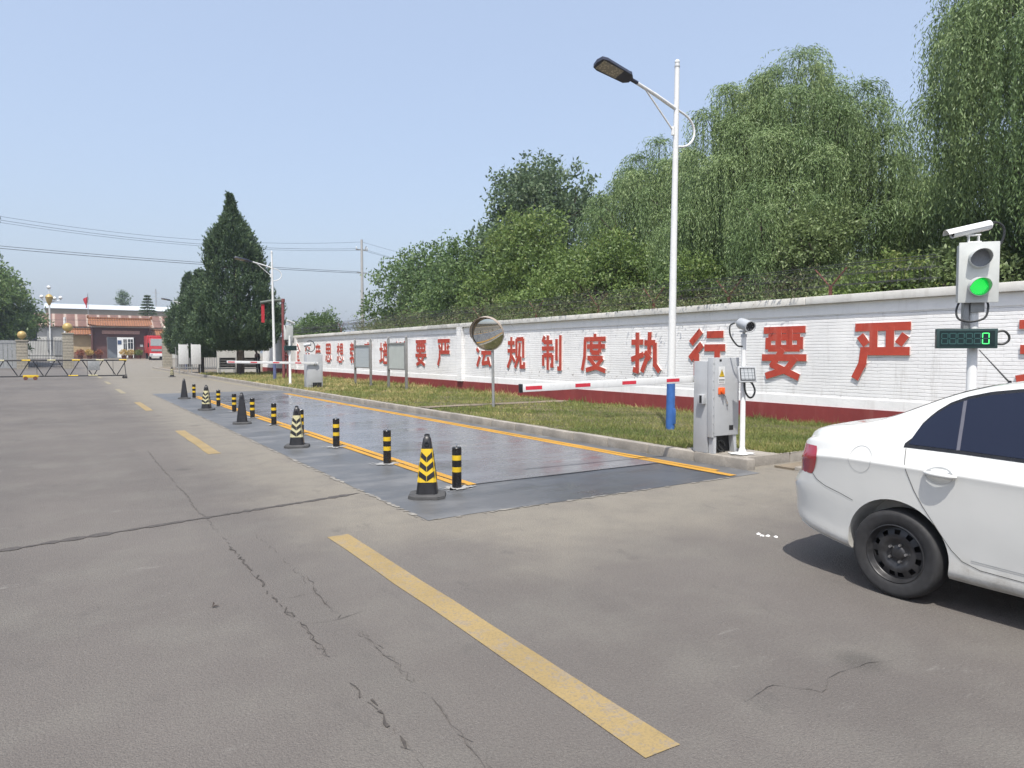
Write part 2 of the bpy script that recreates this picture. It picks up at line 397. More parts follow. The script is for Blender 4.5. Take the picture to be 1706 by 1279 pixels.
def tile_mat(name, c1, c2, c3, scx, ridge=.5):
    g = G(name); x, y, z = g.xyz()
    w = g.math('SINE', g.math('MULTIPLY', x, scx)); rows = g.math('SINE', g.math('MULTIPLY', y, scx * .9))
    c = g.mix(g.ramp(g.noise(1.5, 5, .7), .3, .7), c1, c2)
    c = g.mix(g.ramp(w, -.55, -.95, 0, .85), c, c3)
    g.set(c, .6); g.bump(g.math('ADD', w, g.math('MULTIPLY', rows, .4)), ridge, .05); return g.m
M['orange_tile'] = tile_mat('orange_glazed_tile', (.27, .115, .048), (.20, .085, .04), (.11, .05, .028), 21)
M['red_roof'] = tile_mat('weathered_red_roof', (.12, .062, .046), (.165, .09, .066), (.34, .27, .22), 4.4, .3)
M['maroon'] = simple('maroon_column', (.11, .052, .047), .5, 0, .15)
M['cream'] = simple('cream_wall', (.40, .30, .17), .8, 0, .08, 2)
M['pale_wall'] = simple('pale_grey_wall', (.46, .46, .43), .8, 0, .1, 1.2)
M['tan_wall'] = simple('tan_wall', (.26, .23, .18), .8, 0, .1, .5)
M['white_roof'] = simple('white_sheet_roof', (.50, .54, .56), .5, 0, .06, .5)
M['plaque'] = simple('pink_plaque', (.44, .27, .23), .7)
M['door_grey'] = simple('blue_grey_door', (.20, .23, .26), .6)
M['red_truck'] = simple('red_truck_paint', (.42, .03, .035), .35, 0, .15, 3)
M['skin'] = simple('skin', (.22, .12, .08), .6)
M['cloth'] = simple('dark_navy_cloth', (.012, .013, .02), .85)
M['hair'] = simple('black_hair', (.008, .007, .007), .5)
M['bench'] = simple('bench_board', (.055, .05, .04), .7, 0, .25, 5)
M['paper'] = simple('board_sheet', (.42, .45, .42), .35, 0, .08, 3)
M['banner'] = simple('red_banner', (.42, .02, .03), .7)
#==SETTING==
# ================================================================= SETTING
def structure(o): o['kind'] = 'structure'; return o
def hz(y):                       # the road climbs slightly beyond the stone gate
    t = min(1, max(0, (y - 88) / 24.0)); return .85 * t * t * (3 - 2 * t)
b = MB()
xs = [-900, -300, -120, -60, -30, -15, -8, 0, 8.0, 8.3, 16, 40, 120, 300, 900]
ys = [-400, -120, -40, -10, 0, 10, 20, 40, 60, 80, 88, 91, 94, 97, 100, 103, 106, 109, 112, 130, 160, 220, 400, 900, 2200]
vs = [(x, y, hz(y)) for y in ys for x in xs]; n = len(xs)
b.add(vs, [(j * n + i, j * n + i + 1, (j + 1) * n + i + 1, (j + 1) * n + i) for j in range(len(ys) - 1) for i in range(n - 1)], 0, True)
structure(b.build('ground', M['asphalt']))

def sheet(name, x0, x1, y0, y1, z, mat, wob=0.0, seed=1):
    rr = random.Random(seed); m = MB()
    def edge(ax, a0, a1, c):
        k = max(2, int(abs(a1 - a0) / .5)) if wob else 1
        return [((a0 + (a1 - a0) * i / k, c + rr.uniform(-wob, wob)) if ax == 'x' else (c + rr.uniform(-wob, wob), a0 + (a1 - a0) * i / k)) for i in range(k)]
    P = edge('x', x0, x1, y0) + edge('y', y0, y1, x1) + edge('x', x1, x0, y1) + edge('y', y1, y0, x0)
    m.add([(px, py, z) for px, py in P], [list(range(len(P)))]); return structure(m.build(name, mat))
sheet('apron', 2.93, 7.9, 6.08, 31.0, .004, M['apron'], .02)
sheet('weighbridge_deck', 4.24, 7.32, 7.45, 28.3, .010, M['platform'])
sheet('deck_joint', 4.24, 7.32, 7.425, 7.45, .0095, M['dark'])
sheet('deck_joint', 4.24, 7.32, 28.3, 28.325, .0095, M['dark'])
for x0, x1 in ((3.99, 4.10), (4.125, 4.24)): sheet('edge_line', x0, x1, 7.42, 28.3, .012, M['fresh_yellow'], .006)
sheet('edge_line_gap', 4.10, 4.125, 7.42, 28.3, .010, M['dark'])
for x0, x1, y0 in ((7.32, 7.45, 6.12), (7.47, 7.57, 6.5)): sheet('edge_line', x0, x1, y0, 28.3, .012, M['fresh_yellow'], .008, 5)
for k in range(6): sheet('centre_dash', 1.92, 2.11, 2.0 + 10 * k, 6.0 + 10 * k, .004, M['road_yellow'] if k < 3 else M['faded_line'], .008, k)
sheet('edge_marking', 7.45, 7.6, 31.2, 80, .004, M['faded_line'], .01)
sheet('stop_line', 3.6, 5.9, 51.4, 51.75, .004, M['white_line'], .02)
# cracks and the tarred seam
def ribbon(name, pts, w, mat, seed, jag=.012, z=.005, gap=0.0):
    rr = random.Random(seed); P = []
    for (a, c) in zip(pts[:-1], pts[1:]):
        L = math.dist(a, c); k = max(2, int(L / .05))
        for i in range(k): t = i / k; P.append((a[0] + (c[0] - a[0]) * t + rr.uniform(-jag, jag), a[1] + (c[1] - a[1]) * t + rr.uniform(-jag, jag)))
    P.append(pts[-1]); vs = []; m = MB(); n = len(P)
    for i, p in enumerate(P):
        q = P[min(i + 1, n - 1)]; o = P[max(i - 1, 0)]; dx, dy = q[0] - o[0], q[1] - o[1]; L = math.hypot(dx, dy) + 1e-6
        ww = w * (.25 + 1.1 * rr.random() ** 1.5) * min(1, (i + 1) / 4, (n - i) / 4)
        vs += [(p[0] - dy / L * ww, p[1] + dx / L * ww, z), (p[0] + dy / L * ww, p[1] - dx / L * ww, z)]
    m.add(vs, [(2 * i, 2 * i + 1, 2 * i + 3, 2 * i + 2) for i in range(n - 1) if rr.random() > gap * (.4 + 1.2 * (math.sin(i * .21 + seed) > 0))]); return structure(m.build(name, mat))
M['crack'] = simple('crack_dirt', (.06, .053, .047), .95, 0, .3, 30)
M['crack_pale'] = simple('crack_sand', (.095, .086, .077), .95, 0, .3, 30)
M['tar'] = simple('tar_seam', (.068, .061, .056), .9, 0, .25, 25)
ribbon('tar_seam', [(-9, 5.3), (-4, 6.35), (-.47, 7.03), (.6, 7.25), (1.7, 7.48), (2.85, 7.71)], .05, M['tar'], 4, .006, .0045)
ribbon('road_crack', [(1.13, 6.27), (1.15, 5.38), (1.13, 4.85), (1.14, 4.45)], .0065, M['crack'], 1, .016, .005, .25)
ribbon('road_crack', [(1.14, 4.45), (1.17, 4.03)], .012, M['crack'], 2, .022, .005, .2)
ribbon('road_crack', [(1.17, 4.03), (1.15, 3.63)], .004, M['crack'], 3)
ribbon('road_crack', [(1.14, 3.25), (1.17, 2.89), (1.15, 2.7), (1.12, 2.45), (1.13, 1.9)], .008, M['crack'], 5, .02, .005, .25)
ribbon('road_crack', [(1.13, 9.4), (1.15, 8.6), (1.12, 7.9), (1.14, 7.3)], .007, M['crack_pale'], 6)
ribbon('road_crack', [(1.15, 13), (1.13, 11.6), (1.14, 9.6)], .006, M['crack_pale'], 16)
ribbon('road_crack', [(1.14, 7.4), (1.15, 6.2), (1.13, 5.0), (1.15, 4.0), (1.15, 3.4), (1.16, 2.9), (1.13, 2.3), (1.12, 1.2)], .0026, M['crack_pale'], 41, .018, .0046, .5)
ribbon('road_crack', [(1.40, 6.6), (1.43, 5.6), (1.41, 4.9), (1.39, 4.2), (1.43, 3.5), (1.41, 2.9), (1.36, 2.2), (1.34, 1.5)], .002, M['crack_pale'], 42, .022, .0047, .5)
ribbon('road_crack', [(1.16, 4.66), (1.25, 4.63), (1.40, 4.65)], .003, M['crack'], 7)
ribbon('road_crack', [(1.46, 5.02), (1.41, 4.67), (1.39, 4.25)], .003, M['crack'], 8)
ribbon('road_crack', [(1.17, 4.14), (1.25, 4.11), (1.38, 4.09), (1.55, 4.15)], .003, M['crack'], 9)
ribbon('road_crack', [(1.42, 2.93), (1.40, 2.75), (1.37, 2.48), (1.35, 2.3)], .004, M['crack_pale'], 10)
ribbon('road_crack', [(1.40, 3.9), (1.43, 3.5), (1.41, 3.1)], .003, M['crack_pale'], 12, .02)
ribbon('road_crack', [(2.62, 2.09), (2.89, 2.13), (3.01, 1.95), (3.17, 2.03), (3.43, 2.02), (3.7, 1.96)], .0025, M['crack_pale'], 11)
ribbon('cement_edge', [(2.915, 6.1), (2.9, 12), (2.9, 20), (2.92, 31)], .028, simple('cement_edge', (.215, .203, .18), .9, 0, .3, 9), 31, .016, .0062, .35)
ribbon('cement_edge', [(2.93, 6.07), (5.0, 6.06), (7.3, 6.07)], .024, simple('cement_edge_front', (.20, .188, .165), .9, 0, .3, 9), 32, .014, .0064, .35)
# kerbs: segments with small joints in one run
def kerb(name, pts, w, h, seed):
    rr = random.Random(seed); m = MB()
    for a, c in zip(pts[:-1], pts[1:]):
        a = Vector((*a, 0)); c = Vector((*c, 0)); L = (c - a).length; d = (c - a) / L; k = max(1, round(L / 1.0))
        for i in range(k):
            p = a + d * (L * i / k + .006); ln = L / k - .012
            T = Matrix.Translation(p + Vector((rr.uniform(-.006, .006), 0, rr.uniform(-.006, .004)))) @ Matrix.Rotation(math.atan2(d.y, d.x), 4, 'Z')
            m.box(0, ln, -w, 0, -.05, h, 0, .022, T)
    return structure(m.build(name, M['concrete']))
kerb('kerb', [(7.9, 6.3), (7.95, 17.2), (8.02, 31), (8.02, 50)], .17, .15, 1)
kerb('kerb', [(8.02, 50), (8.02, 84)], .17, .14, 5)
kerb('kerb', [(13.0, 6.47), (8.08, 6.47)], .17, .15, 2)
kerb('kerb', [(13.0, 5.85), (8.45, 5.85)], .12, .06, 3)
m = MB(); m.box(8.45, 13.0, 5.985, 6.285, -.05, .03); structure(m.build('verge_step', M['earth']))
# verge
m = MB(); ys = [6.47 + .9 * i for i in range(54)] + [55]
m.add([(x, y, z) for y in ys for x, z in ((8.06, .125), (9.5, .14), (11.5, .15), (13.2, .15))], [(4 * j + i, 4 * j + i + 1, 4 * j + i + 5, 4 * j + i + 4) for j in range(len(ys) - 1) for i in range(3)], 0, True)
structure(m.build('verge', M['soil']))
sheet('verge_path', 8.15, 13.05, 16.95, 17.5, .158, M['earth'], .07)
sheet('earth_strip', 8.2, 19, 55, 86, .05, M['earth'], .1)
m = MB(); m.box(8.09, 8.75, 6.5, 7.6, .05, .155, 0, .01); structure(m.build('cabinet_pad', M['concrete']))
m = MB(); m.box(13.4, 60, -30, 75, -.05, .04); structure(m.build('orchard_ground', M['earth']))

# grass blades: nobody could count them
rng = np.random.default_rng(7)
def patch(p, f, s=0):
    return np.sin(p[:, 0] * f * 1.7 + s) * np.sin(p[:, 1] * f + 1.3 * s) + .6 * np.sin(p[:, 0] * f * 3.1 + p[:, 1] * f * 2.3 + s)
N = 210000
Y = 6.5 + (48) * rng.random(N) ** 2.1; X = 8.14 + 4.9 * rng.random(N)
P = np.stack([X, Y, np.full(N, .125)], 1)
d = patch(P, 1.3) + .7 * patch(P, 3.7, 2) + rng.normal(0, .6, N)
keep = (d > -.55 - .35 * (Y < 14)) & ~((Y > 16.8) & (Y < 17.65)) & ~((X < 8.8) & (Y < 7.7))
P = P[keep]; d = d[keep]; n = len(P)
near_wall = np.clip((P[:, 0] - 12.4) / .6, 0, 1)
clump = np.clip(patch(P, 5.3, 3) + .5 * patch(P, 11, 1), 0, 2)
L = (.03 + .045 * rng.random(n)) * (1 + .75 * clump) * (1 + .8 * near_wall) * (1 + (P[:, 1] > 20) * .5) * (1 + .6 * (rng.random(n) < .05))
D = rng.normal(0, .55, (n, 3)); D[:, 2] = 1
far = np.clip((P[:, 1] - 10) / 22, 0, 1)
tint = np.clip(.47 + .24 * patch(P, .9, 4) + .13 * patch(P, 4.1, 6) - .10 * clump + .40 * far + rng.normal(0, .2, n) - .05 * d, 0, 1)
g = leaves('grass', P, D, L, .008 + .006 * (P[:, 1] > 14) + .01 * (P[:, 1] > 25), M['grass'], rng, None, tint); g['kind'] = 'stuff'

# ---------------------------------------------------------------- brick wall with its lettering
CH = {
 'an': ((12), ['50,99 50,84', '8,82 92,82', '10,82 10,66', '90,82 90,66', '3,46 97,46', '50,68 28,28 82,3', '76,46 60,20 8,3']),
 'quan': ((13), ['50,99 4,58', '50,99 96,58', '24,52 76,52', '26,29 74,29', '6,6 94,6', '50,52 50,6']),
 'sheng': ((13), ['28,96 8,60', '18,76 92,76', '16,43 88,43', '4,7 96,7', '55,99 55,7']),
 'chan': ((13), ['50,99 50,84', '10,84 92,84', '30,80 37,62', '72,80 64,62', '10,58 96,58', '16,58 13,30 3,4']),
 'si': ((12), ['14,93 86,93', '15,93 15,48', '85,93 85,48', '14,50 86,50', '14,71 86,71', '50,93 50,50', '14,36 6,8', '30,38 31,7 74,7 77,22', '48,40 58,24', '82,38 94,14']),
 'xiang': ((10), ['4,80 48,80', '26,99 26,42', '26,78 5,52', '28,74 46,56', '56,92 92,92', '57,92 57,44', '91,92 91,44', '56,46 92,46', '56,77 92,77', '56,61 92,61', '14,34 6,8', '30,34 31,6 74,6 77,20', '48,36 58,22', '82,34 94,12']),
 'jiao': ((11), ['10,86 50,86', '4,68 58,68', '30,99 30,68', '54,94 8,44', '18,48 48,48', '48,48 33,34', '32,36 32,6 20,6', '4,22 58,27', '72,99 58,62', '62,77 98,77', '88,77 77,36 52,4', '66,56 78,28 98,4']),
 'yu': ((12), ['50,99 50,87', '4,85 96,85', '44,83 26,64', '24,64 80,68', '68,78 82,60', '20,50 20,3', '20,48 82,48', '81,50 81,5 66,5', '20,34 80,34', '20,19 80,19']),
 'pei': ((12), ['4,66 40,66', '22,94 22,16', '2,12 42,22', '69,99 69,84', '46,84 96,84', '56,79 62,62', '86,79 78,62', '42,56 100,56', '50,42 92,42', '51,42 51,3', '91,42 91,3', '50,8 92,8']),
 'xun': ((13), ['12,94 26,78', '4,58 25,58 25,12 40,26', '52,94 52,40 40,4', '72,88 72,20', '94,97 94,2']),
 'yao': ((13), ['4,93 96,93', '15,79 85,79', '15,79 15,56', '85,79 85,56', '15,58 85,58', '38,93 38,58', '62,93 62,58', '1,40 99,40', '48,56 26,26 84,3', '76,40 58,18 10,4']),
 'yan': ((14), ['4,93 99,93', '37,93 37,52', '65,93 65,52', '13,79 25,63', '91,79 79,63', '14,52 98,52', '21,52 18,30 5,4']),
 'fa': ((13), ['8,93 24,80', '3,64 18,53', '6,5 24,38', '40,78 94,78', '67,98 67,50', '34,50 99,50', '58,50 42,14', '38,14 86,19', '76,36 92,6']),
 'gui': ((12), ['6,80 44,80', '4,56 48,56', '26,98 26,56 20,28 4,4', '28,40 46,22', '55,92 55,34', '55,91 93,91', '92,92 92,34', '74,80 70,40 46,4', '78,38 78,8 97,8 97,22']),
 'zhi': ((12), ['16,97 6,80', '12,80 54,80', '3,62 61,62', '32,99 32,1', '10,44 10,12', '10,43 54,43', '54,44 54,14 44,14', '74,88 74,28', '92,98 92,6 78,6']),
 'du': ((12), ['54,99 54,86', '10,85 97,85', '14,85 12,40 2,3', '22,66 95,66', '40,78 40,50', '74,78 74,50', '40,50 74,50', '24,36 86,36', '86,36 58,12 18,4', '34,34 60,12 97,3']),
 'zhi2': ((13), ['3,75 44,75', '24,98 24,6 9,10', '3,33 46,46', '48,73 84,73', '66,98 64,50 40,4', '83,73 84,22 99,6', '50,52 68,34']),
 'xing': ((15), ['34,97 5,70', '37,68 3,36', '22,48 22,0', '50,88 95,88', '44,60 100,60', '79,60 79,6 62,8']),
 'xian': ((13), ['4,90 42,90', '6,54 40,54', '2,10 44,18', '23,90 23,14', '54,92 54,36', '54,91 93,91', '92,92 92,36', '74,80 70,40 46,4', '78,38 78,8 98,8 98,22']),
}
def character(key, size, parent):
    """raised letter boards on the wall's road face (-X); local origin = centre foot on the face"""
    w, strokes = CH[key]; m = MB(); k = 0
    for s in strokes:
        p = [Vector([float(q) for q in t.split(',')]) for t in s.split()]
        for i, (a, c) in enumerate(zip(p[:-1], p[1:])):
            d = (c - a).normalized(); nrm = Vector((-d.y, d.x)) * w / 2
            a2 = a - d * (w * .38 if i > 0 else 0); c2 = c + d * (w * .38 if i < len(p) - 2 else 0)
            k += 1; dep = .030 + .0006 * k
            q = [a2 - nrm, c2 - nrm, c2 + nrm, a2 + nrm]
            W = [((50 - v.x) / 100 * size, v.y / 100 * size) for v in q]   # character's left lies towards +Y
            vs = [(-dep, y, z) for y, z in W] + [(0.0, y, z) for y, z in W]
            m.add(vs, [(0, 1, 2, 3)], 0); m.add(vs, [(0, 4, 5, 1), (1, 5, 6, 2), (2, 6, 7, 3), (3, 7, 4, 0)], 1)
    return m.build('wall_character', [M['red_letter'], M['white_edge']], parent)
WX = 13.12
wall = thing('brick_wall', 'long whitewashed brick wall with red base and red raised lettering along the verge', 'wall', (WX, 20, 0))
wy0, wy1 = -45 - 20, 56.5 - 20
m = MB(); m.box(0, .30, wy0, wy1, .72, 2.40); m.build('brickwork', M['brick'], wall)
m = MB(); m.box(-.018, .31, wy0, wy1, .53, .72, 0); m.box(-.014, .31, wy0, wy1, 2.40, 2.62, 0); m.build('plaster_band', M['white_plaster'], wall)
m = MB(); m.box(-.035, .33, wy0, wy1, 0, .53); m.build('plinth', M['red_plinth'], wall)
m = MB()
yy = wy0; rr = random.Random(3)
while yy < wy1:
    e = min(wy1, yy + 6); m.box(-.11, .40, yy + .004, e - .004, 2.62 + rr.uniform(0, .008), 2.77 + rr.uniform(0, .012), 0, .012); yy = e
m.build('coping', M['coping'], wall)
m = MB()
for py in (24.1, 3.0 - 16, 47): m.box(-.12, -.002, py - 20 - .2, py - 20 + .2, .53, 2.62)
m.build('pillar', M['brick'], wall)
row = [('an', 49.9), ('quan', 46.75), ('sheng', 44.5), ('chan', 42.35), ('si', 40.35), ('xiang', 38.3), ('jiao', 36.2), ('yu', 34.0), ('pei', 31.95), ('xun', 29.95), ('yao', 27.75), ('yan', 25.6),
       ('fa', 22.35), ('gui', 20.18), ('zhi', 18.08), ('du', 15.97), ('zhi2', 13.83), ('xing', 11.7), ('yao', 9.55), ('yan', 7.42), ('xian', 4.62)]
for key, cy in row:
    c = character(key, 1.13, wall); c.location = (0, cy - 20, 1.07)
# cross wall behind the juniper
cw = thing('yard_wall', 'plain pale wall behind the big juniper and the benches', 'wall', (11.0, 57.0, 0))
m = MB(); m.box(-1.1, 2.05, 0, .3, 0, 2.5); m.build('wall_face', M['pale_wall'], cw)
m = MB(); m.box(-1.15, 2.05, -.06, .36, 2.5, 2.66, 0, .01); m.build('coping', M['coping'], cw)

# ---------------------------------------------------------------- wire on the wall
labs = [(8.6, 'rusty Y-shaped wire bracket on the wall behind the grey gate cabinet'), (11.2, 'rusty Y-shaped wire bracket on the wall just right of the near lamp post'),
        (13.7, 'rusty Y-shaped wire bracket on the wall just left of the near lamp post'), (16.0, 'rusty Y-shaped wire bracket above the red 度 on the wall'),
        (19.2, 'rusty Y-shaped wire bracket right of the convex mirror on the wall top'), (23.0, 'rusty Y-shaped wire bracket in the vines above the convex mirror'),
        (38.6, 'rusty Y-shaped wire bracket standing clear against the sky at the far wall')]
br0 = None
for y, lb in labs:
    if br0 is None:
        br0 = thing('wire_bracket', lb, 'wire bracket', (13.27, y, 2.77), 0, 'brackets on the wall top')
        m = MB(); m.box(-.025, .025, -.025, .025, 0, .22); m.build('stem', M['rust'], br0)
        for s in (-1, 1):
            m = MB(); m.tube([(0, .0, .2), (-.08 * s - .0, .30 * s, .58)], .018, 4, sm=False); m.build('arm', M['rust'], br0)
    else: dup(br0, (13.27, y, 2.77), 0, lb)
m = MB(); rr = random.Random(8)
for k, (dx, z) in enumerate([(-.1, 3.0), (-.1, 3.2), (-.1, 3.4), (.1, 3.0), (.1, 3.2), (.1, 3.38)]):
    m.tube([(13.27 + dx, 6.5 + 2 * i, z + (.0 if i % 2 else -.02)) for i in range(25)], .006, 4)
for i in range(420):                                   # coiled razor wire loops
    y = 6.5 + i * .115
    m.tube([(13.27 + .19 * math.cos(t * 1.047 + i), y + t * .02, 3.10 + .2 * math.sin(t * 1.047 + i)) for t in range(7)], .0038, 3, cap=False)
tag(m.build('barbed_wire', M['iron']), 'coiled barbed wire running along the top of the whitewashed wall', 'barbed wire')
# dry vines on the wire
rng = np.random.default_rng(21)
N = 7500; Yv = 9 + 27.5 * rng.random(N) ** 1.05
hgt = .62 + .25 * np.sin(Yv * .9) + .18 * np.sin(Yv * 2.3 + 1)
P = np.stack([13.22 + rng.normal(0, .2, N), Yv, 2.80 + np.abs(rng.normal(0, .42, N)) * hgt], 1)
vine = thing('climbing_vine', 'dry dark vines tangled in the wire along the wall top', 'vine')
D = rng.normal(0, 1, (N, 3)); D[:, 2] += .2
leaves('stems', P[:2600], D[:2600], .22 + .3 * rng.random(2600), .007, M['twig'], rng, vine)
leaves('foliage', P, rng.normal(0, 1, (N, 3)), .05 + .05 * rng.random(N), .035, M['vine'], rng, vine)
#==TREES==
# ================================================================= TREES
def limb(m, p, q, r0, r1, rng, n=6, sag=.0, wob=.08):
    p = np.array(p, float); q = np.array(q, float); L = np.linalg.norm(q - p); pts = []
    for i in range(n + 1):
        t = i / n; o = rng.normal(0, wob * L / n, 3) * (0 < i < n); pts.append(p + (q - p) * t + o + np.array([0, 0, sag * L * math.sin(math.pi * t)]))
    m.tube(pts, [r0 + (r1 - r0) * i / n for i in range(n + 1)], 6)
    return pts

def broadleaf(name, label, cat, loc, h, rx, base, lobes, nleaf, leaf, mat, seed, group=None, trunk_r=.16, flat=.85, top=1.0):
    rng = np.random.default_rng(seed); t = thing(name, label, cat, loc, 0, group)
    cz = (h + base) / 2; rz = (h - base) / 2
    m = MB(); tips = []
    trunk = limb(m, (0, 0, -.1), (rng.normal(0, .2), rng.normal(0, .2), cz + rz * .35), trunk_r, trunk_r * .35, rng, 7)
    C = []
    for i in range(lobes):
        v = rng.normal(size=3); v /= np.linalg.norm(v)
        k = .45 + .5 * rng.random() ** .6
        w = 1 - .35 * max(0, v[2]) * top
        c = np.array([v[0] * rx * k * w, v[1] * rx * k * w, cz + v[2] * rz * k]); C.append(c)
        s = trunk[min(6, 2 + int(4 * rng.random()))]
        limb(m, s, c, trunk_r * .33, .015, rng, 5, .05)
    m.build('trunk', M['bark'], t)
    C = np.array(C); sz = (.16 + .16 * rng.random(lobes)) * rx * 1.25
    wt = sz ** 2; wt /= wt.sum(); idx = rng.choice(lobes, nleaf, p=wt)
    # twigs inside each lobe, leaves along the twigs: leaves gaps between sprays
    ntw = nleaf // 14
    ti = rng.choice(lobes, ntw, p=wt); u = rng.normal(size=(ntw, 3)); u /= np.linalg.norm(u, axis=1, keepdims=True)
    rad = sz[ti] * (.35 + .75 * rng.random(ntw) ** .5); tp = C[ti] + u * rad[:, None] * np.array([1, 1, flat])
    td = u * .8 + rng.normal(0, .45, (ntw, 3)); td[:, 2] += .15; td /= np.linalg.norm(td, axis=1, keepdims=True)
    sel = rng.integers(0, ntw, nleaf); along = rng.random(nleaf)
    P = tp[sel] + td[sel] * (along * .5 * leaf * 6)[:, None] + rng.normal(0, leaf * .55, (nleaf, 3))
    D = td[sel] * .5 + rng.normal(0, .7, (nleaf, 3)); D[:, 2] -= .15
    tint = np.clip(rng.normal(.45, .2, nleaf) + .18 * rng.normal(size=lobes)[ti][sel], 0, 1)
    P[:, 2] = np.maximum(P[:, 2], .15)
    leaves('crown', P, D, leaf * (.8 + .6 * rng.random(nleaf)), leaf * .55, mat, rng, t, tint, .35)
    return t

def willow(name, label, loc, h, rx, low, founts, per, mat, seed, group, leaf=.115, trunk_r=.3, ry=None):
    """dome of arching boughs; at each bough end a fountain of thin strands arches out and hangs down, set with narrow leaves"""
    rng = np.random.default_rng(seed); t = thing(name, label, 'tree', loc, 0, group); ry = ry or rx
    m = MB(); trunk = limb(m, (0, 0, -.1), (rng.normal(0, .3), rng.normal(0, .3), h * .55), trunk_r, trunk_r * .6, rng, 6)
    P = []; D = []; T = []; step = leaf * .58
    for i in range(founts):
        a = 2 * math.pi * (i * .618034 + .05 * rng.normal()); q = (i + .5) / founts
        el = math.asin(min(.995, .06 + .94 * q ** .9)); k = (.80 + .2 * rng.random()) if rng.random() < .72 else .35 + .4 * rng.random()
        c = np.array([rx * k * math.cos(a) * math.cos(el), ry * k * math.sin(a) * math.cos(el), h * .42 + h * .545 * math.sin(el) * (.6 + .4 * k) - .25 + rng.normal(0, .15)])
        s0 = trunk[min(6, 2 + int(4.9 * rng.random()))]
        limb(m, s0, c - np.array([0, 0, .12]), trunk_r * .2, .012, rng, 7, .07)
        rf = (.55 + .5 * rng.random()) * min(1.25, rx * .27); n = int(per * (.7 + .6 * rng.random())); ct = rng.normal(.45, .26)
        Lf = min(c[2] - low, (1.3 + 2.6 * rng.random()) * (h / 11) ** .5)
        out = math.atan2(c[1], c[0])
        for j in range(n):
            L = max(.5, min(c[2] - low, Lf * (.45 + .75 * rng.random()))); ph = out + rng.normal(0, 1.5)
            rr = rf * math.sqrt(rng.random()); kk = max(4, int((L + rr * .6) / step)); u = np.arange(kk) / kk
            ar = np.clip(u * (L + rr) / (rr * 1.5 + .05), 0, 1)              # fraction of the arch travelled
            hx = rr * (1 - (1 - ar) ** 2); drop = np.maximum(0, u * (L + rr) - rr * .75 * ar) * .92
            z = c[2] + .20 * np.sin(ar * math.pi) * (rr / max(rf, .01)) + rng.normal(0, .10) - drop
            sx, sy = rng.normal(0, .10, 2)
            P.append(np.stack([c[0] + math.cos(ph) * hx + sx + .05 * np.sin(u * 5 + j), c[1] + math.sin(ph) * hx + sy, z], 1))
            dd = rng.normal(0, .42, (kk, 3)); dd[:, 2] = -1 + .75 * (1 - ar); dd[:, 0] += math.cos(ph) * (1 - ar); dd[:, 1] += math.sin(ph) * (1 - ar)
            D.append(dd); T.append(np.full(kk, ct + rng.normal(0, .09)))
    m.build('trunk', M['bark'], t)
    P = np.concatenate(P); P = P + rng.normal(0, .022, P.shape); D = np.concatenate(D); T = np.clip(np.concatenate(T) + rng.normal(0, .1, len(P)), 0, 1)
    keep = P[:, 2] > low * .6; P, D, T = P[keep], D[keep], T[keep]
    leaves('crown', P, D, leaf * (.75 + .5 * rng.random(len(P))), leaf * .23, mat, rng, t, T)
    return t

WG = 'weeping willows behind the wall'
willow('willow_tree', 'broad weeping willow with a rounded top right of the near lamp post', (20.0, 14.6, 0), 11.7, 3.9, 2.5, 84, 95, M['willow'], 11, WG)
willow('willow_tree', 'tallest weeping willow cut by the upper right corner behind the traffic light', (19.0, 5.4, 0), 14.6, 3.7, 2.4, 88, 95, M['willow'], 12, WG, .11)
willow('willow_tree', 'weeping willow half hidden by the near lamp post, left of the broad one', (23.5, 23.4, 0), 12.2, 3.9, 2.6, 66, 75, M['willow'], 13, WG, .15)
willow('willow_tree', 'low weeping willow filling the gap between the two big willows', (23.5, 10.2, 0), 8.9, 3.2, 2.4, 48, 70, M['willow'], 14, WG, .14)
willow('willow_tree', 'small light green weeping willow hanging in front of the broad one', (16.6, 12.3, 0), 6.9, 1.7, 2.5, 26, 75, M['willow'], 15, WG, .10, .12)
BG = 'leafy trees behind the wall'
broadleaf('leafy_tree', 'tall leafy tree with an open top at the left end of the willows', 'tree', (25.5, 35.8, 0), 14.2, 3.9, 3.0, 34, 26000, .24, M['far_leaf'], 31, BG, .2)
broadleaf('leafy_tree', 'wide green leafy tree behind the wall above the notice boards', 'tree', (25.0, 52.0, 0), 9.9, 5.0, 1.6, 44, 26000, .26, M['poplar'], 32, BG, .2)
broadleaf('leafy_tree', 'round green leafy tree above the convex mirror', 'tree', (21.5, 38.0, 0), 8.3, 3.7, 1.4, 36, 22000, .21, M['poplar'], 33, BG, .15)
broadleaf('leafy_tree', 'bright green leafy tree behind the wall left of the near lamp post', 'tree', (19.2, 27.8, 0), 8.0, 3.4, 1.3, 36, 26000, .17, M['bush'], 34, BG, .14)
broadleaf('leafy_tree', 'bright green bushy tree directly left of the near lamp post', 'tree', (17.6, 21.0, 0), 6.4, 2.7, 1.2, 34, 26000, .14, M['bush'], 35, BG, .12)
broadleaf('leafy_tree', 'pale green bushy tree above the red 要 nearest the traffic light', 'tree', (16.6, 11.0, 0), 5.1, 1.5, 1.6, 28, 20000, .10, M['bush_light'], 36, BG, .1)
broadleaf('leafy_tree', 'pale green bushy tree just left of the traffic light', 'tree', (16.4, 7.4, 0), 4.3, 1.25, 1.6, 22, 13000, .10, M['bush_light'], 37, BG, .08)
broadleaf('leafy_tree', 'dark leafy tree low behind the near lamp post', 'tree', (19.5, 17.4, 0), 5.6, 2.4, 1.2, 30, 17000, .15, M['poplar'], 38, BG, .1)
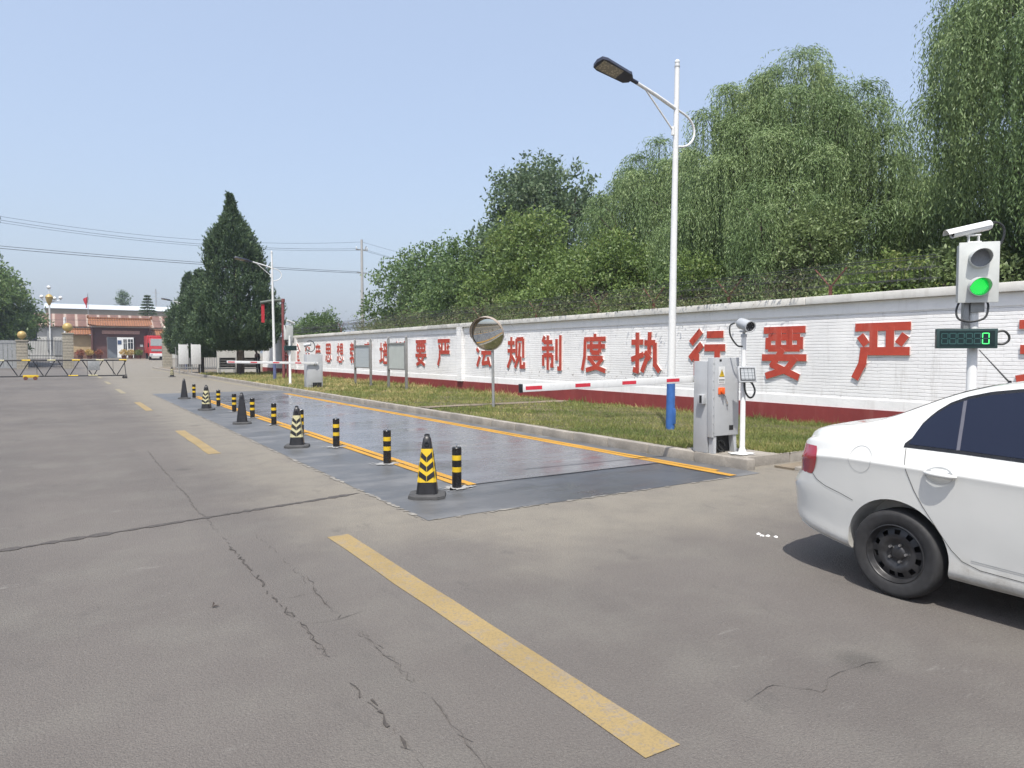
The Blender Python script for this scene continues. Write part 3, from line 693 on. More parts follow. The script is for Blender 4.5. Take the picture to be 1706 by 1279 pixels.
broadleaf('leafy_tree', 'dark leafy tree beneath the tallest willow at the right edge', 'tree', (21.5, 4.2, 0), 7.5, 3.2, 1.2, 34, 19000, .15, M['poplar'], 39, BG, .14)
broadleaf('shrub', 'green shrub behind the wall beside the red pipe', 'shrub', (17.4, 57.0, 0), 4.7, 2.3, 1.2, 22, 12000, .17, M['poplar'], 40, None, .08)
broadleaf('leafy_tree', 'dense green tree at the left edge of the photo behind the grey fence', 'tree', (-6.3, 95.0, .1), 12.2, 3.9, 1.5, 44, 26000, .30, M['poplar'], 41, None, .25)
broadleaf('leafy_tree', 'small dark tree top far behind the white roofed warehouse', 'tree', (14.0, 215.0, .8), 16.8, 1.15, 13.2, 8, 1200, .4, M['far_leaf'], 42, None, .25)
for x, y, h, w_, lb in ((15.5, 8.7, 3.9, 1.1, 'low bright green shrub behind the wall between the two red 要 严 nearest the car'), (15.6, 14.4, 4.1, 1.3, 'low bright green shrub behind the wall right of the near lamp post'),
                        (15.6, 17.6, 4.0, 1.3, 'low bright green shrub behind the wall above the red 执'), (15.9, 24.0, 4.2, 1.6, 'low bright green shrub behind the wall right above the convex mirror')):
    broadleaf('shrub', lb, 'shrub', (x, y, 0), h, w_, 1.6, 18, 9000, .10, M['bush'], int(y * 10), 'low shrubs behind the wall', .05)
# cedar behind the gatehouse
rng = np.random.default_rng(51); t = thing('cedar_tree', 'small layered cedar standing behind the gatehouse roof', 'tree', (12.1, 132, .85))
m = MB(); m.tube([(0, 0, 0), (0, 0, 10.5)], [.16, .02], 6); m.build('trunk', M['bark'], t)
P = []; D = []
for k in range(13):
    z = 4.6 + k * .47; r = 2.3 * (1 - k / 13.5)
    for a in np.linspace(0, 2 * math.pi, 10)[:-1]:
        a += k * .5
        for s in np.linspace(.1, 1, 12):
            for _ in range(4): P.append((math.cos(a) * r * s, math.sin(a) * r * s, z - .10 * r * s + rng.normal(0, .06))); D.append((math.cos(a) + rng.normal(0, .5), math.sin(a) + rng.normal(0, .5), .25))
leaves('crown', P, D, .34, .13, M['far_leaf'], rng, t)

def juniper(label, loc, prof, n, seed, trunk_r, group, lean=0.0):
    """prof: (z, radius) outline of the crown"""
    rng = np.random.default_rng(seed); t = thing('juniper_tree', label, 'tree', loc, 0, group)
    z = np.array([p[0] for p in prof]); r = np.array([p[1] for p in prof])
    m = MB(); m.tube([(0, 0, -.1), (.03, 0, z[0]), (-lean * (z[-1] * .9 - 1.5), 0, z[-1] * .9)], [trunk_r * 1.15, trunk_r, .03], 8)
    for k in range(26):
        zz = z[0] + .2 + (z[-1] - z[0]) * .75 * k / 26; a = k * 2.4; rr = np.interp(zz + .8, z, r) * .75
        zo = -lean * max(0, zz - 1.5); m.tube([(zo, 0, zz), (zo + math.cos(a) * rr * .6, math.sin(a) * rr * .6, zz + .35), (zo + math.cos(a) * rr, math.sin(a) * rr, zz + .8)], [trunk_r * .3, trunk_r * .2, .012], 5)
    m.build('trunk', M['bark'], t)
    # pointed sprays leaning up and out; each spray is a small bundle of leaves
    ns = n // 22
    zz = np.interp(rng.random(ns), np.cumsum(r + .12) / np.sum(r + .12), z); a = rng.random(ns) * 2 * math.pi
    lump = .93 + .11 * np.sin(a * 3 + zz * 2.1) + .12 * np.sin(a * 7 - zz * 4.7) * np.sin(zz * 3.3 + a)
    rr = np.interp(zz, z, r) * lump * (.45 + .55 * rng.random(ns) ** .35)
    base = np.stack([np.cos(a) * rr, np.sin(a) * rr, zz], 1)
    sd = np.stack([np.cos(a) * .45, np.sin(a) * .45, np.full(ns, 1.0)], 1) + rng.normal(0, .22, (ns, 3)); sd /= np.linalg.norm(sd, axis=1, keepdims=True)
    sl = (.34 + .55 * rng.random(ns) ** 1.6) * np.clip(.45 + np.interp(zz, z, r) * .45, .45, 1.1)
    k = np.repeat(np.arange(ns), 22); u = np.tile(np.arange(22) / 22.0, ns); N = len(k)
    P = base[k] + sd[k] * (u * sl[k])[:, None] + rng.normal(0, .05, (N, 3)) * (1.2 - 1.1 * u)[:, None]
    D = sd[k] + rng.normal(0, .42, (N, 3))
    P[:, 0] -= lean * np.maximum(0, P[:, 2] - 1.5)
    tint = np.clip(rng.normal(.4, .18, N) + .15 * rng.normal(size=ns)[k] + .15 * (u - .5), 0, 1)
    leaves('crown', P, D, .17, .06, M['juniper'], rng, t, tint)
    return t
JG = 'junipers by the gate'
juniper('big dark conical juniper standing over the benches', (10.05, 49.65, .1),
        [(1.75, 1.8), (2.2, 2.6), (3.0, 2.85), (4.4, 2.62), (6, 2.15), (7.6, 1.68), (8.5, 1.42), (9.2, 1.12), (9.8, .75), (10.3, .42), (10.8, .24), (11.4, .13), (11.9, .04)], 150000, 61, .24, JG, .045)
juniper('shorter dark juniper on the left flank of the big one', (9.2, 60.0, .05), [(1.3, 1.3), (2.2, 1.75), (4, 1.65), (5.2, 1.2), (6.3, .75), (7.2, .35), (7.9, .08)], 70000, 62, .2, JG)
juniper('narrow dark juniper beside the right stone pillar with a slim pointed top', (10.5, 75.0, .05), [(1.5, 1.6), (3, 2.3), (4.6, 2.1), (5.8, 1.4), (6.8, .75), (7.8, .5), (8.6, .32), (9.2, .08)], 70000, 63, .2, JG)
#==OBJECTS==
# ================================================================= OBJECTS
# ---- street lamps
def street_lamp(label, loc, bluemat):
    t = thing('street_lamp', label, 'street lamp', loc, 0, 'street lamps along the verge')
    m = MB(); m.tube([(0, 0, 1.02), (.0, 0, 3), (0, 0, 7.0)], [.078, .066, .045], 20)
    m.tube([(0, 0, 6.93), (0, 0, 6.96)], [.052, .052], 16, 1); m.sphere((0, 0, 7.03), .05, 12); m.build('pole', [M['white_metal'], M['grey_metal']], t)
    m = MB(); m.tube([(0, 0, -.02), (0, 0, 1.02)], [.088, .0805], 20); m.box(-.02, .045, -.103, -.06, .12, .42, 0, .012)
    m.build('pole_base', bluemat, t)
    m = MB(); m.tube([(0, -.0, 6.14), (-.55, 0, 6.30), (-1.08, 0, 6.43)], [.036, .034, .03], 12)
    m.tube([(-.82, 0, 6.36), (-.07, 0, 5.72)], .016, 8); m.tube([(-.085, 0, 5.64), (-.085, 0, 5.8)], .03, 8); m.build('arm', M['white_metal'], t)
    m = MB(); pts = [(.03, 0, 6.14)] + [(.06 + .44 * math.sin(a), 0, 5.78 + .33 * math.cos(a) ) for a in np.linspace(.35, 2.85, 12)] + [(.03, 0, 5.44)]
    m.tube(pts, .022, 10); m.build('hoop', M['white_metal'], t)
    sl = R(10)
    T = Matrix.Translation((-1.05, 0, 6.425)) @ Matrix.Rotation(sl, 4, 'Y') @ Matrix.Rotation(R(-14), 4, 'X')
    m = MB()
    m.tube([T @ Vector((.04, 0, 0)), T @ Vector((-.14, 0, .005))], .035, 12)
    pl = [(-.12, -.06), (-.2, -.13), (-.80, -.16), (-.90, -.13), (-.93, 0), (-.90, .13), (-.80, .16), (-.2, .13), (-.12, .06)]
    vs = [T @ Vector((x, y, -.03)) for x, y in pl] + [T @ Vector((x, y * .93, .035)) for x, y in pl]; k = len(pl)
    m.add(vs, [list(range(k)), list(range(k, 2 * k))[::-1]] + [(i, k + i, k + (i + 1) % k, (i + 1) % k) for i in range(k)])
    for i in range(5): m.box(-.62 + .1 * i, -.60 + .1 * i, -.11, .11, .036, .06, 0, 0, T)
    hd = m.build('lamp_head', M['dark_head'], t)
    m = MB(); m.box(-.86, -.40, -.118, .118, -.036, -.031, 0, 0, T)
    m.build('led_panel', M['led'], hd)
    return t
M['dark_head'] = simple('lamp_head_navy', (.028, .032, .05), .4)
def m_led():
    g = G('led_panel'); x, y, z = g.xyz()
    c = g.mix(g.ramp(g.voro(22), .3, .45), (.40, .36, .28), (.24, .22, .18)); g.set(c, .25, 0, .5); return g.m
M['led'] = m_led()
def m_white_led():
    g = G('flood_glass'); x, y, z = g.xyz()
    c = g.mix(g.ramp(g.math('SINE', g.math('MULTIPLY', x, 110)), .8, 1), (.40, .42, .43), (.12, .13, .14))
    c = g.mix(g.ramp(g.math('SINE', g.math('MULTIPLY', z, 150)), .8, 1), c, (.12, .13, .14)); g.set(c, .15); return g.m
M['flood_glass'] = m_white_led()
lp = street_lamp('tall white street lamp with bright blue base, nearest to the camera', (9.89, 9.73, .13), M['blue_paint'])
l2 = street_lamp('white street lamp with faded blue base right of the big juniper', (9.8, 39.5, .13), M['faded_blue'])
l3 = street_lamp('small far white street lamp rising against the dark junipers by the gate', (9.75, 72.5, .1), M['faded_blue'])
lp.rotation_euler = (0, R(.75), 0)
l2.rotation_euler = (0, R(-.6), 0)

# ---- bollards
def bollard():
    t = thing('bollard', '', 'bollard')
    m = MB(); r = .057
    m.lathe([(r, 0), (r, .2), (r, .26), (r, .34), (r, .40), (r, .485), (r - .006, .495), (.001, .497)], 28, mis=[0, 1, 0, 1, 0, 0, 0])
    m.build('post', [M['black_gloss'], M['yellow']], t)
    m = MB(); m.tube(arc((0, 0, .515), .018, 0, 2 * math.pi, 12, (.6, .8, 0), (0, 0, 1))[:-1], .0045, 6, closed=True); m.build('ring', M['chrome'], t)
    return t
M['black_gloss'] = simple('bollard_black', (.012, .012, .013), .3, 0, .3, 9)
M['cement'] = simple('splashed_cement', (.30, .30, .29), .9, 0, .2, 30)
BL = 'striped bollards along the weighbridge'
bys = [7.35, 9.52, 11.7, 13.9, 16.0, 18.1, 20.3, 22.6, 27.35]
bl = ['striped bollard at the near end of the row, beside the yellow chevron cone', 'second striped bollard from the near end, standing alone between two cones', 'third striped bollard from the near end, right of the white chevron cone',
      'fourth striped bollard, its foot half hidden behind the white chevron cone', 'fifth striped bollard from the near end of the row', 'sixth striped bollard, half hidden behind the taller plain black cone',
      'seventh striped bollard, just left of the plain black cone', 'eighth striped bollard, right of the small far chevron cone', 'farthest striped bollard, beside the far plain black cone']
b0 = bollard(); b0['group'] = BL
rr = random.Random(2)
for i, y in enumerate(bys):
    if i == 0: b0.location = (3.93, y, .004); b0['label'] = bl[0]
    else: dup(b0, (3.93 + rr.uniform(-.015, .015), y, .004), rr.uniform(0, 3), bl[i])
    rq = random.Random(i); q = [(3.93 + math.cos(a) * .14 * rq.uniform(.55, 1.5), y + math.sin(a) * .13 * rq.uniform(.55, 1.4), .0165) for a in np.linspace(0, 6.283, 42)[:-1]]
    mm = MB(); mm.add(q, [list(range(41))]); structure(mm.build('cement_splash', M['cement']))
    mm = MB(); rq2 = random.Random(50 + i); pts = []
    for k in range(26):
        a = rq2.uniform(0, 6.28); dd = rq2.uniform(.12, .26); s = rq2.uniform(.006, .02); x0 = 3.93 + math.cos(a) * dd; y0 = y + math.sin(a) * dd * .8
        mm.add([(x0 + s * math.cos(u), y0 + s * math.sin(u) * .8, .0166 + .00002 * k) for u in np.linspace(0, 6.283, 8)[:-1]], [list(range(7))])
    structure(mm.build('cement_splash', M['cement']))

# ---- cones (square tapered bodies with chevron sleeve)
def cone(label, loc, rz, sleeve):
    t = thing('traffic_cone', label, 'traffic cone', loc, rz, 'traffic cones along the weighbridge')
    hw = lambda z: .118 - (.118 - .050) * (z - .045) / .565
    def ring(z, e=0, c=.28):
        a = hw(z) + e; k = a * c
        return [(a, -a + k, z), (a, a - k, z), (a - k, a, z), (-a + k, a, z), (-a, a - k, z), (-a, -a + k, z), (-a + k, -a, z), (a - k, -a, z)]
    def loft(m, rs, mi=0, cap=True):
        vs = [v for r in rs for v in r]; m.add(vs, [(i * 8 + k, i * 8 + (k + 1) % 8, i * 8 + 8 + (k + 1) % 8, i * 8 + 8 + k) for i in range(len(rs) - 1) for k in range(8)], mi)
        if cap: m.add(rs[-1], [list(range(8))], mi)
    m = MB(); a = .205; k = .075
    def base(e, z): aa = a - e; return [(aa, -aa + k, z), (aa, aa - k, z), (aa - k, aa, z), (-aa + k, aa, z), (-aa, aa - k, z), (-aa, -aa + k, z), (-aa + k, -aa, z), (aa - k, -aa, z)]
    loft(m, [base(0, 0), base(.003, .03), base(.02, .042)]); m.build('base', M['rubber_grey'], t)
    m = MB(); loft(m, [ring(z) for z in (.04, .2, .4, .60)] + [ring(.655, -.003), ring(.685, -.016), ring(.695, -.032)])
    b = m.build('body', M['black_plastic'], t)
    if sleeve:
        m = MB(); loft(m, [ring(.175, .004), ring(.545, .004)], 0, False)
        s = m.build('sleeve', sleeve, t)
        m = MB()
        for face in range(4):
            T = Matrix.Rotation(face * math.pi / 2, 4, 'Z')
            for j in range(3):
                for sgn in (-1, 1):
                    z0 = .215 + j * .105; q = []
                    for u, dz in ((.03, -.03), (.97, .03), (.97, .088), (.03, .028)):
                        z = z0 + dz; q.append(T @ Vector((sgn * u * hw(z) * .98 * (1 - .0), -(hw(z) + .0065), z)))
                    m.add(q, [(0, 1, 2, 3)])
        m.build('chevron', M['black_plastic'], s)
    m = MB(); m.tube(arc((0, -.062, .60), .021, 0, 2 * math.pi, 14, (1, 0, 0), (0, .12, 1))[:-1], .006, 6, closed=True); m.build('pull_ring', M['black_plastic'], t)
    m = MB(); m.tube([(-.03, 0, .688), (-.015, 0, .702), (.015, 0, .702), (.03, 0, .688)], .007, 6); m.build('top_handle', M['black_plastic'], t)
    return t
M['rubber_grey'] = simple('dusty_rubber', (.06, .06, .06), .8, 0, .3, 14)
cone('black cone with yellow chevron sleeve nearest the camera', (3.42, 7.1, .0075), R(-30), M['yellow'])
cone('black cone with worn whitish chevron sleeve, second from the camera', (3.36, 12.1, .0075), R(-22), M['pale_yellow'])
cone('plain black cone without sleeve beside the sixth bollard', (3.42, 16.8, .0075), R(-12), None)
cone('black cone with worn whitish chevron sleeve far along the row', (3.40, 21.4, .0075), R(-25), M['pale_yellow'])
cone('plain black cone without sleeve at the far end of the row', (3.58, 27.1, .0075), R(-10), None)
cone('tiny far cone with chevron sleeve at the kerb before the right stone pillar', (6.17, 52.2, .003), R(-20), M['pale_yellow'])

# ---- barrier gates
def gate_arm(t, x0, x1, y, z0, z1, red_every=.78, cap=True):
    L = math.hypot(x1 - x0, z1 - z0); T = Matrix.Translation((x0, y, z0)) @ Matrix.Rotation(-math.atan2(z1 - z0, x1 - x0), 4, 'Y')
    m = MB(); m.box(0, L, -.022, .022, -.05, .05, 0, .008, T)
    a = m.build('barrier_arm', M['white_metal'], t)
    k = 0; x = .05
    while x + .3 < L:
        m = MB(); m.box(x, x + .25, -.0235, .0235, -.024, .024, 0, 0, T); m.build('red_band', M['red_band'], a); x += red_every + .02 * k; k += 1
    m = MB(); m.box(-.03, .005, -.027, .027, -.056, .056, 0, .004, T); m.build('end_cap', M['black_plastic'], a)
    return a
t = thing('barrier_gate', 'near barrier gate cabinet with warning triangle, its white and red arm lowered', 'barrier gate', (8.16, 7.12, .155), R(-3), 'barrier gates of the weighbridge')
m = MB(); m.box(-.245, .225, -.09, .19, 0, 1.345, 0, .008); m.build('cabinet', M['grey_metal'], t)
m = MB(); m.box(-.225, .265, -.215, -.105, .26, 1.40, 0, .006); m.box(-.262, -.225, -.205, -.108, .24, 1.40, 0, .004)
for i in range(9): m.tube([(-.244, -.206, .32 + .125 * i), (-.244, -.214, .32 + .125 * i)], .008, 6)
dr = m.build('door_box', M['grey_metal2'] if 'grey_metal2' in M else M['grey_metal'], t)
m = MB(); m.box(-.155, -.03, -.2185, -.2155, 1.02, 1.27); m.build('notice_plate', M['white_metal'], dr)
m = MB(); m.prism([(-.14, 1.125), (-.045, 1.125), (-.0925, 1.225)], 'y', -.2205, -.219); s = m.build('warning_triangle', M['yellow'], dr)
m = MB(); m.prism([(-.098, 1.20), (-.083, 1.185), (-.093, 1.17), (-.083, 1.17), (-.094, 1.135), (-.102, 1.165), (-.094, 1.168)], 'y', -.2222, -.221); m.build('lightning_mark', M['dark'], dr)
m = MB(); m.prism([(-.148, 1.118), (-.037, 1.118), (-.0925, 1.236)], 'y', -.2190, -.2186); m.build('triangle_border', M['dark'], dr)
m = MB()
for i in range(5): m.box(-.145 + .022 * i, -.13 + .022 * i, -.2196, -.2187, 1.065, 1.085)
for i in range(6): m.box(-.145 + .018 * i, -.134 + .018 * i, -.2196, -.2187, 1.038, 1.05)
m.build('notice_text', M['dark'], dr)
m = MB(); m.box(-.165, -.045, -.235, -.216, .865, .965, 0, .008); m.tube([(-.105, -.23, .915), (-.105, -.262, .915)], .034, 16); m.box(-.118, -.092, -.285, -.262, .87, .962, 0, .006)
m.build('rotary_switch', M['orange'] if 'orange' in M else simple('orange_switch', (.75, .13, .03), .4), dr)
m = MB(); m.tube([(-.055, -.222, .88), (-.03, -.24, .82), (.0, -.236, .75), (.01, -.23, .72)], .007, 6); m.tube([(.01, -.232, .72), (.014, -.232, .69)], .012, 8); m.build('padlock_chain', M['chrome'], dr)
m = MB(); m.box(.07, .155, -.2185, -.2155, .335, .405); m.build('name_plate', M['dark'], dr); m = MB(); m.box(-.14, -.10, -.2185, -.2155, 1.345, 1.375); m.build('name_plate', M['dark'], dr)
m = MB(); m.box(-.315, -.246, -.06, .05, .72, .86, 0, .006); bx = m.build('photocell_box', M['grey_metal'], t)
m = MB(); m.box(-.3185, -.315, -.045, .0, .735, .845); m.build('lens', M['dark'], bx)
m = MB(); m.box(-.19, .21, -.10, -.092, .01, .25); m.build('recess', M['dark'], t)  # flat dark plate; its black paints the shade under the door box
m = MB()
m.prism([(-.225, 0), (-.17, 0), (-.17, .255), (-.225, .255)], 'y', -.2, -.11); m.build('foot', M['grey_metal'], t); m = MB(); m.prism([(.20, 0), (.25, 0), (.235, .255), (.17, .255)], 'y', -.2, -.11); m.build('foot', M['grey_metal'], t)
m = MB(); m.tube(arc((-.02, -.14, .1), .08, 0, 5.2, 14, (1, 0, 0), (0, .1, 1)), .014, 8); m.tube([(-.1, -.13, .25), (-.06, -.15, .1), (.05, -.15, .01)], .013, 8); m.build('cable', M['cable'], t)
gate_arm(t, -3.20, .05, .245, 1.01, 1.08)
m = MB(); m.tube([(-.05, .18, 1.075), (-.05, .30, 1.075)], .05, 16); m.build('arm_hub', M['grey_metal'], t)

t = thing('barrier_gate', 'far grey barrier gate cabinet with white and red arm reaching left across the lane', 'barrier gate', (8.88, 29.4, .145), 0, 'barrier gates of the weighbridge')
m = MB(); m.box(-.33, .34, -.22, .2, .0, 1.42, 0, .01); m.box(-.28, .30, -.235, -.22, .12, 1.0, 0, .004); m.build('cabinet', M['grey_metal'], t)
m = MB(); m.box(-.1, .28, -.24, -.2355, .01, .24); m.build('recess', M['dark'], t)  # dark plate on the front; the cable hole's shade is painted black
m = MB(); m.tube(arc((.06, -.26, .13), .08, 2.5, 6.5, 10, (1, 0, 0), (0, .1, 1)), .018, 8); m.build('cable', M['cable'], t)
gate_arm(t, -3.5, .12, -.30, 1.13, 1.05, .85)
m = MB(); m.tube([(-.0, -.22, 1.05), (0, -.34, 1.05)], .05, 16); m.build('arm_hub', M['grey_metal'], t)

# ---- camera poles
def bullet_camera(t, c, dirv, L=.30, r=.06, hood=True):
    c = Vector(c); d = Vector(dirv).normalized(); q = d.to_track_quat('Z', 'Y').to_matrix().to_4x4(); T = Matrix.Translation(c) @ q
    m = MB(); m.lathe([(.001, -L / 2), (r * .8, -L / 2), (r, -L / 2 + .03), (r, L / 2 - .02), (r * 1.04, L / 2), (r * .88, L / 2), (r * .86, L / 2 - .02)], 24, T=T)
    body = m.build('camera', M['grey_metal'] if hood else M['white_metal'], t)
    m = MB(); m.lathe([(r * .86, L / 2 - .02), (r * .45, L / 2 - .03), (.001, L / 2 - .028)], 24, T=T)
    for k in range(6): m.sphere(T @ Vector((r * .58 * math.cos(k * 1.047), r * .58 * math.sin(k * 1.047), L / 2 - .024)), .008, 8, 1)
    m.build('lens', [M['dark'], M['chrome']], body)
    return body
t = thing('camera_pole', 'slim white pole with a bullet camera and a floodlight beside the near barrier cabinet', 'camera pole', (8.27, 6.70, .155), 0, 'camera poles')
m = MB(); m.tube([(0, 0, 0), (0, 0, .06), (0, 0, .1), (0, 0, 1.7)], [.075, .05, .038, .034], 16)
for k in range(4): m.prism([(.02, .0), (.09, .0), (.03, .13)], 'y', -.003, .003)
m.box(-.10, .10, -.10, .10, -.004, .012); m.build('pole', M['white_metal'], t)
mm = MB(); rq = random.Random(9); mm.add([(math.cos(a) * .24 * rq.uniform(.6, 1.1), math.sin(a) * .2 * rq.uniform(.6, 1.1), .0135) for a in np.linspace(0, 6.283, 30)[:-1]], [list(range(29))]); mm.build('paint_splash', M['white_metal'], t)
m = MB(); m.box(-.035, .035, -.03, .03, 1.69, 1.74, 0, .008); m.tube([(0, 0, 1.73), (0, 0, 1.79)], .022, 10); m.box(-.05, .05, -.05, .04, 1.765, 1.79, 0, .006); m.build('camera_bracket', M['grey_metal'], t)
bullet_camera(t, (-.01, -.03, 1.87), (-.35, -.9, -.22), .30, .08)
m = MB(); m.tube(smooth([(-.06, .12, 1.90), (-.12, .15, 1.86), (-.145, .12, 1.72), (-.10, .04, 1.58), (-.03, 0, 1.56)]), .012, 8); m.build('camera_cable', M['cable'], t)
T = Matrix.Translation((-.04, -.09, 1.16)) @ Matrix.Rotation(R(-20), 4, 'Z') @ Matrix.Rotation(R(-10), 4, 'X')
m = MB(); m.box(-.14, .14, -.025, .03, -.115, .115, 0, .008, T); fl = m.build('floodlight', M['grey_metal2'] if 'grey_metal2' in M else M['grey_metal'], t)
m = MB(); m.box(-.118, .118, -.028, -.0255, -.092, .092, 0, 0, T); m.build('black_rim', M['dark'], fl)
m = MB(); m.box(-.104, .104, -.031, -.0285, -.078, .078, 0, 0, T); m.build('flood_glass', M['flood_glass'], fl)
m = MB(); m.box(-.03, .03, .03, .07, -.05, .05, 0, .004, T); m.build('flood_bracket', M['galv'], fl)
m = MB(); m.tube(smooth([(-.05, -.06, 1.06), (-.04, -.07, .92), (.03, -.08, .83), (.12, -.08, .84), (.17, -.07, .93), (.14, -.04, 1.03), (.08, -.02, 1.07)]), .014, 8); m.build('flood_cable', M['cable'], t)

t = thing('camera_pole', 'far camera on a slim pole with a big cable loop behind the far barrier cabinet', 'camera pole', (8.92, 30.3, .14), 0, 'camera poles')
m = MB(); m.tube([(0, 0, 0), (0, 0, 1.72)], .035, 10); m.build('pole', M['white_metal'], t)
bullet_camera(t, (0, 0, 1.84), (-.75, .6, -.15), .3, .07)
m = MB(); m.tube([(.1 + .2 * math.cos(a), -.05 + .05 * math.sin(a), 1.78 + .24 * math.sin(a)) for a in np.linspace(2.2, -3.0, 16)], .018, 8); m.build('cable', M['cable'], t)

# ---- signal posts: lamp box, number display, camera on one pole
def signal_post(label, loc, rz, lit):
    t = thing('signal_post', label, 'signal post', loc, rz, 'weighbridge signal posts')
    m = MB(); m.tube([(0, .03, 0), (0, .03, .05), (0, .03, 2.3)], [.09, .058, .052], 16); m.box(-.11, .11, -.07, .13, -.003, .012); m.build('pole', M['white_metal'], t)
    m = MB(); m.box(-.115, -.06, -.03, .09, 1.75, 2.15, 0, .006); m.build('side_channel', M['galv'], t)
    m = MB(); m.box(-.05, .09, -.05, -.02, 2.0, 2.12, 0, .004); m.build('mounting_bracket', M['galv'], t)
    m = MB(); m.box(-.19, .19, -.12, .04, 2.12, 2.79, 0, .015); m.box(-.205, .205, -.13, -.112, 2.105, 2.805, 0, .008)
    bx = m.build('signal_box', M['signal_white'], t)
    for zc, lens, nm in ((2.62, M['lens_grey'], 'red_lamp'), (2.29, M['green_on'] if lit else M['lens_grey'], 'green_lamp')):
        m = MB(); T = Matrix.Translation((0, -.131, zc)) @ Matrix.Rotation(math.pi / 2, 4, 'X')
        m.lathe([(.001, .002), (.09, .002), (.104, .004)], 28, 0, T=T); l = m.build(nm, lens, bx)
        if lens is M['green_on']:
            m = MB()
            for a in range(-6, 7):
                for c in range(-6, 7):
                    x = a * .0145 + (c % 2) * .00725; z = c * .0128
                    if x * x + z * z < .088 ** 2: m.tube([(x, -.1335, zc + z), (x, -.1365, zc + z)], [.0042, .003], 6)
            m.build('led_dots', M['led_dot'], l)
        # visor: open tube longer on top
        m = MB(); n = 28; vs = []
        for k in range(n):
            a = 2 * math.pi * k / n; Lk = .06 + .12 * max(0, .3 + .7 * math.sin(a))
            vs += [(.112 * math.cos(a), -.130, zc + .112 * math.sin(a)), (.112 * math.cos(a), -.130 - Lk, zc + .112 * math.sin(a) - .02 * (Lk > .1)), (.1075 * math.cos(a), -.130 - Lk, zc + .1075 * math.sin(a) - .02 * (Lk > .1)), (.1075 * math.cos(a), -.130, zc + .1075 * math.sin(a))]
        m.add(vs, [(4 * k + i, 4 * k + (i + 1) % 4, 4 * ((k + 1) % n) + (i + 1) % 4, 4 * ((k + 1) % n) + i) for k in range(n) for i in range(3)], 0, True); m.build('visor', M['signal_white'], l)
    DX, DZ = (-.10, -.055) if lit else (0, -.02)
    m = MB(); m.box(-.31 + DX, .31 + DX, -.13, -.035, 1.63 + DZ, 1.86 + DZ, 0, .008); dp = m.build('number_display', M['display'], t)
    m = MB(); m.box(-.28 + DX, .28 + DX, -.1325, -.1305, 1.655 + DZ, 1.835 + DZ); m.build('display_window', M['display_dark'], dp)
    m = MB(); m2 = MB()
    for k in range(6):
        x0 = -.255 + k * .083 + DX; w = .055; h = .13; z0 = 1.68 + DZ; q = .009
        for (a, c, d, e) in ((x0, x0 + w, z0 + h - q, z0 + h), (x0, x0 + w, z0 + h / 2 - q / 2, z0 + h / 2 + q / 2), (x0, x0 + w, z0, z0 + q), (x0 - q, x0, z0 + .004, z0 + h / 2 - .008), (x0 - q, x0, z0 + h / 2 + .008, z0 + h - .004), (x0 + w, x0 + w + q, z0 + .004, z0 + h / 2 - .008), (x0 + w, x0 + w + q, z0 + h / 2 + .008, z0 + h - .004)):
            mid = abs((d + e) / 2 - (z0 + h / 2)) < .005
            (m2 if (k == 5 and not mid and lit) else m).box(a, c, -.1345, -.133, d, e)
    m.build('unlit_segments', M['seg_off'], dp)
    if lit: m2.build('lit_digit', M['seg_on'], dp)
    m = MB(); m.tube(smooth([(.31 + DX, -.08, 1.82 + DZ), (.38 + DX, -.08, 1.83 + DZ), (.43 + DX, -.08, 1.78 + DZ), (.43 + DX, -.08, 1.72 + DZ), (.38 + DX, -.08, 1.68 + DZ), (.31 + DX, -.08, 1.68 + DZ)]), .013, 8); m.build('display_cable', M['cable'], dp)
    if not lit: dp.rotation_euler = (0, 0, math.pi)
    m = MB(); m.tube(smooth([(-.16, -.02, 2.13), (-.20, -.06, 2.02), (-.18, -.09, 1.92), (-.06, -.11, 1.885), (.08, -.1, 1.93), (.12, -.07, 2.05), (.12, -.03, 2.12)]), .012, 8); m.build('loop_cable', M['cable'], t)
    # camera on top
    m = MB(); m.box(-.10, .04, -.06, .05, 2.805, 2.825, 0, .004)
    for x in (-.08, .02): m.box(x - .006, x + .006, -.03, .03, 2.82, 2.90)
    m.box(-.10, .04, -.035, .035, 2.895, 2.91, 0, .004); m.build('camera_bracket', M['white_metal'], t)
    cb = bullet_camera(t, (-.06, -.02, 2.965), (-.93, -.30, -.22), .46, .05, False)
    q = Vector((-.93, -.30, -.22)).normalized().to_track_quat('Z', 'Y').to_matrix().to_4x4(); T = Matrix.Translation((-.06, -.02, 2.965)) @ q
    m = MB(); n = 10; vs = []
    for zz in (-.22, .30):
        for k in range(n + 1): a = math.pi * (k / n) ; vs.append(T @ Vector((.062 * math.cos(a), .062 * math.sin(a), zz)))
    m.add(vs, [(k, k + 1, n + 2 + k, n + 1 + k) for k in range(n)], 0, True); m.build('sun_shield', M['white_metal'], cb)
    m = MB(); m.tube(smooth([(.14, .04, 3.02), (.21, .06, 3.05), (.29, .07, 2.99), (.29, .07, 2.86), (.23, .06, 2.74), (.19, .04, 2.68)]), .014, 8); m.build('camera_cable', M['cable'], t)
    return t
M['signal_white'] = simple('signal_box_white', (.50, .52, .50), .4, 0, .06)
M['lens_grey'] = simple('unlit_lens', (.22, .23, .25), .2, 0, .1, 40)
g = G('green_lamp_lit'); M['green_on'] = g.set((.0, .12, .03), .3, emit=(.0, .30, .03, 1), es=.8)
g = G('green_led'); M['led_dot'] = g.set((.05, .4, .08), .3, emit=(.05, .9, .12, 1), es=1.0)
M['display'] = simple('display_case', (.022, .05, .048), .4)
M['display_dark'] = simple('display_window', (.008, .022, .024), .2)
M['seg_off'] = simple('unlit_segment', (.03, .095, .09), .4)
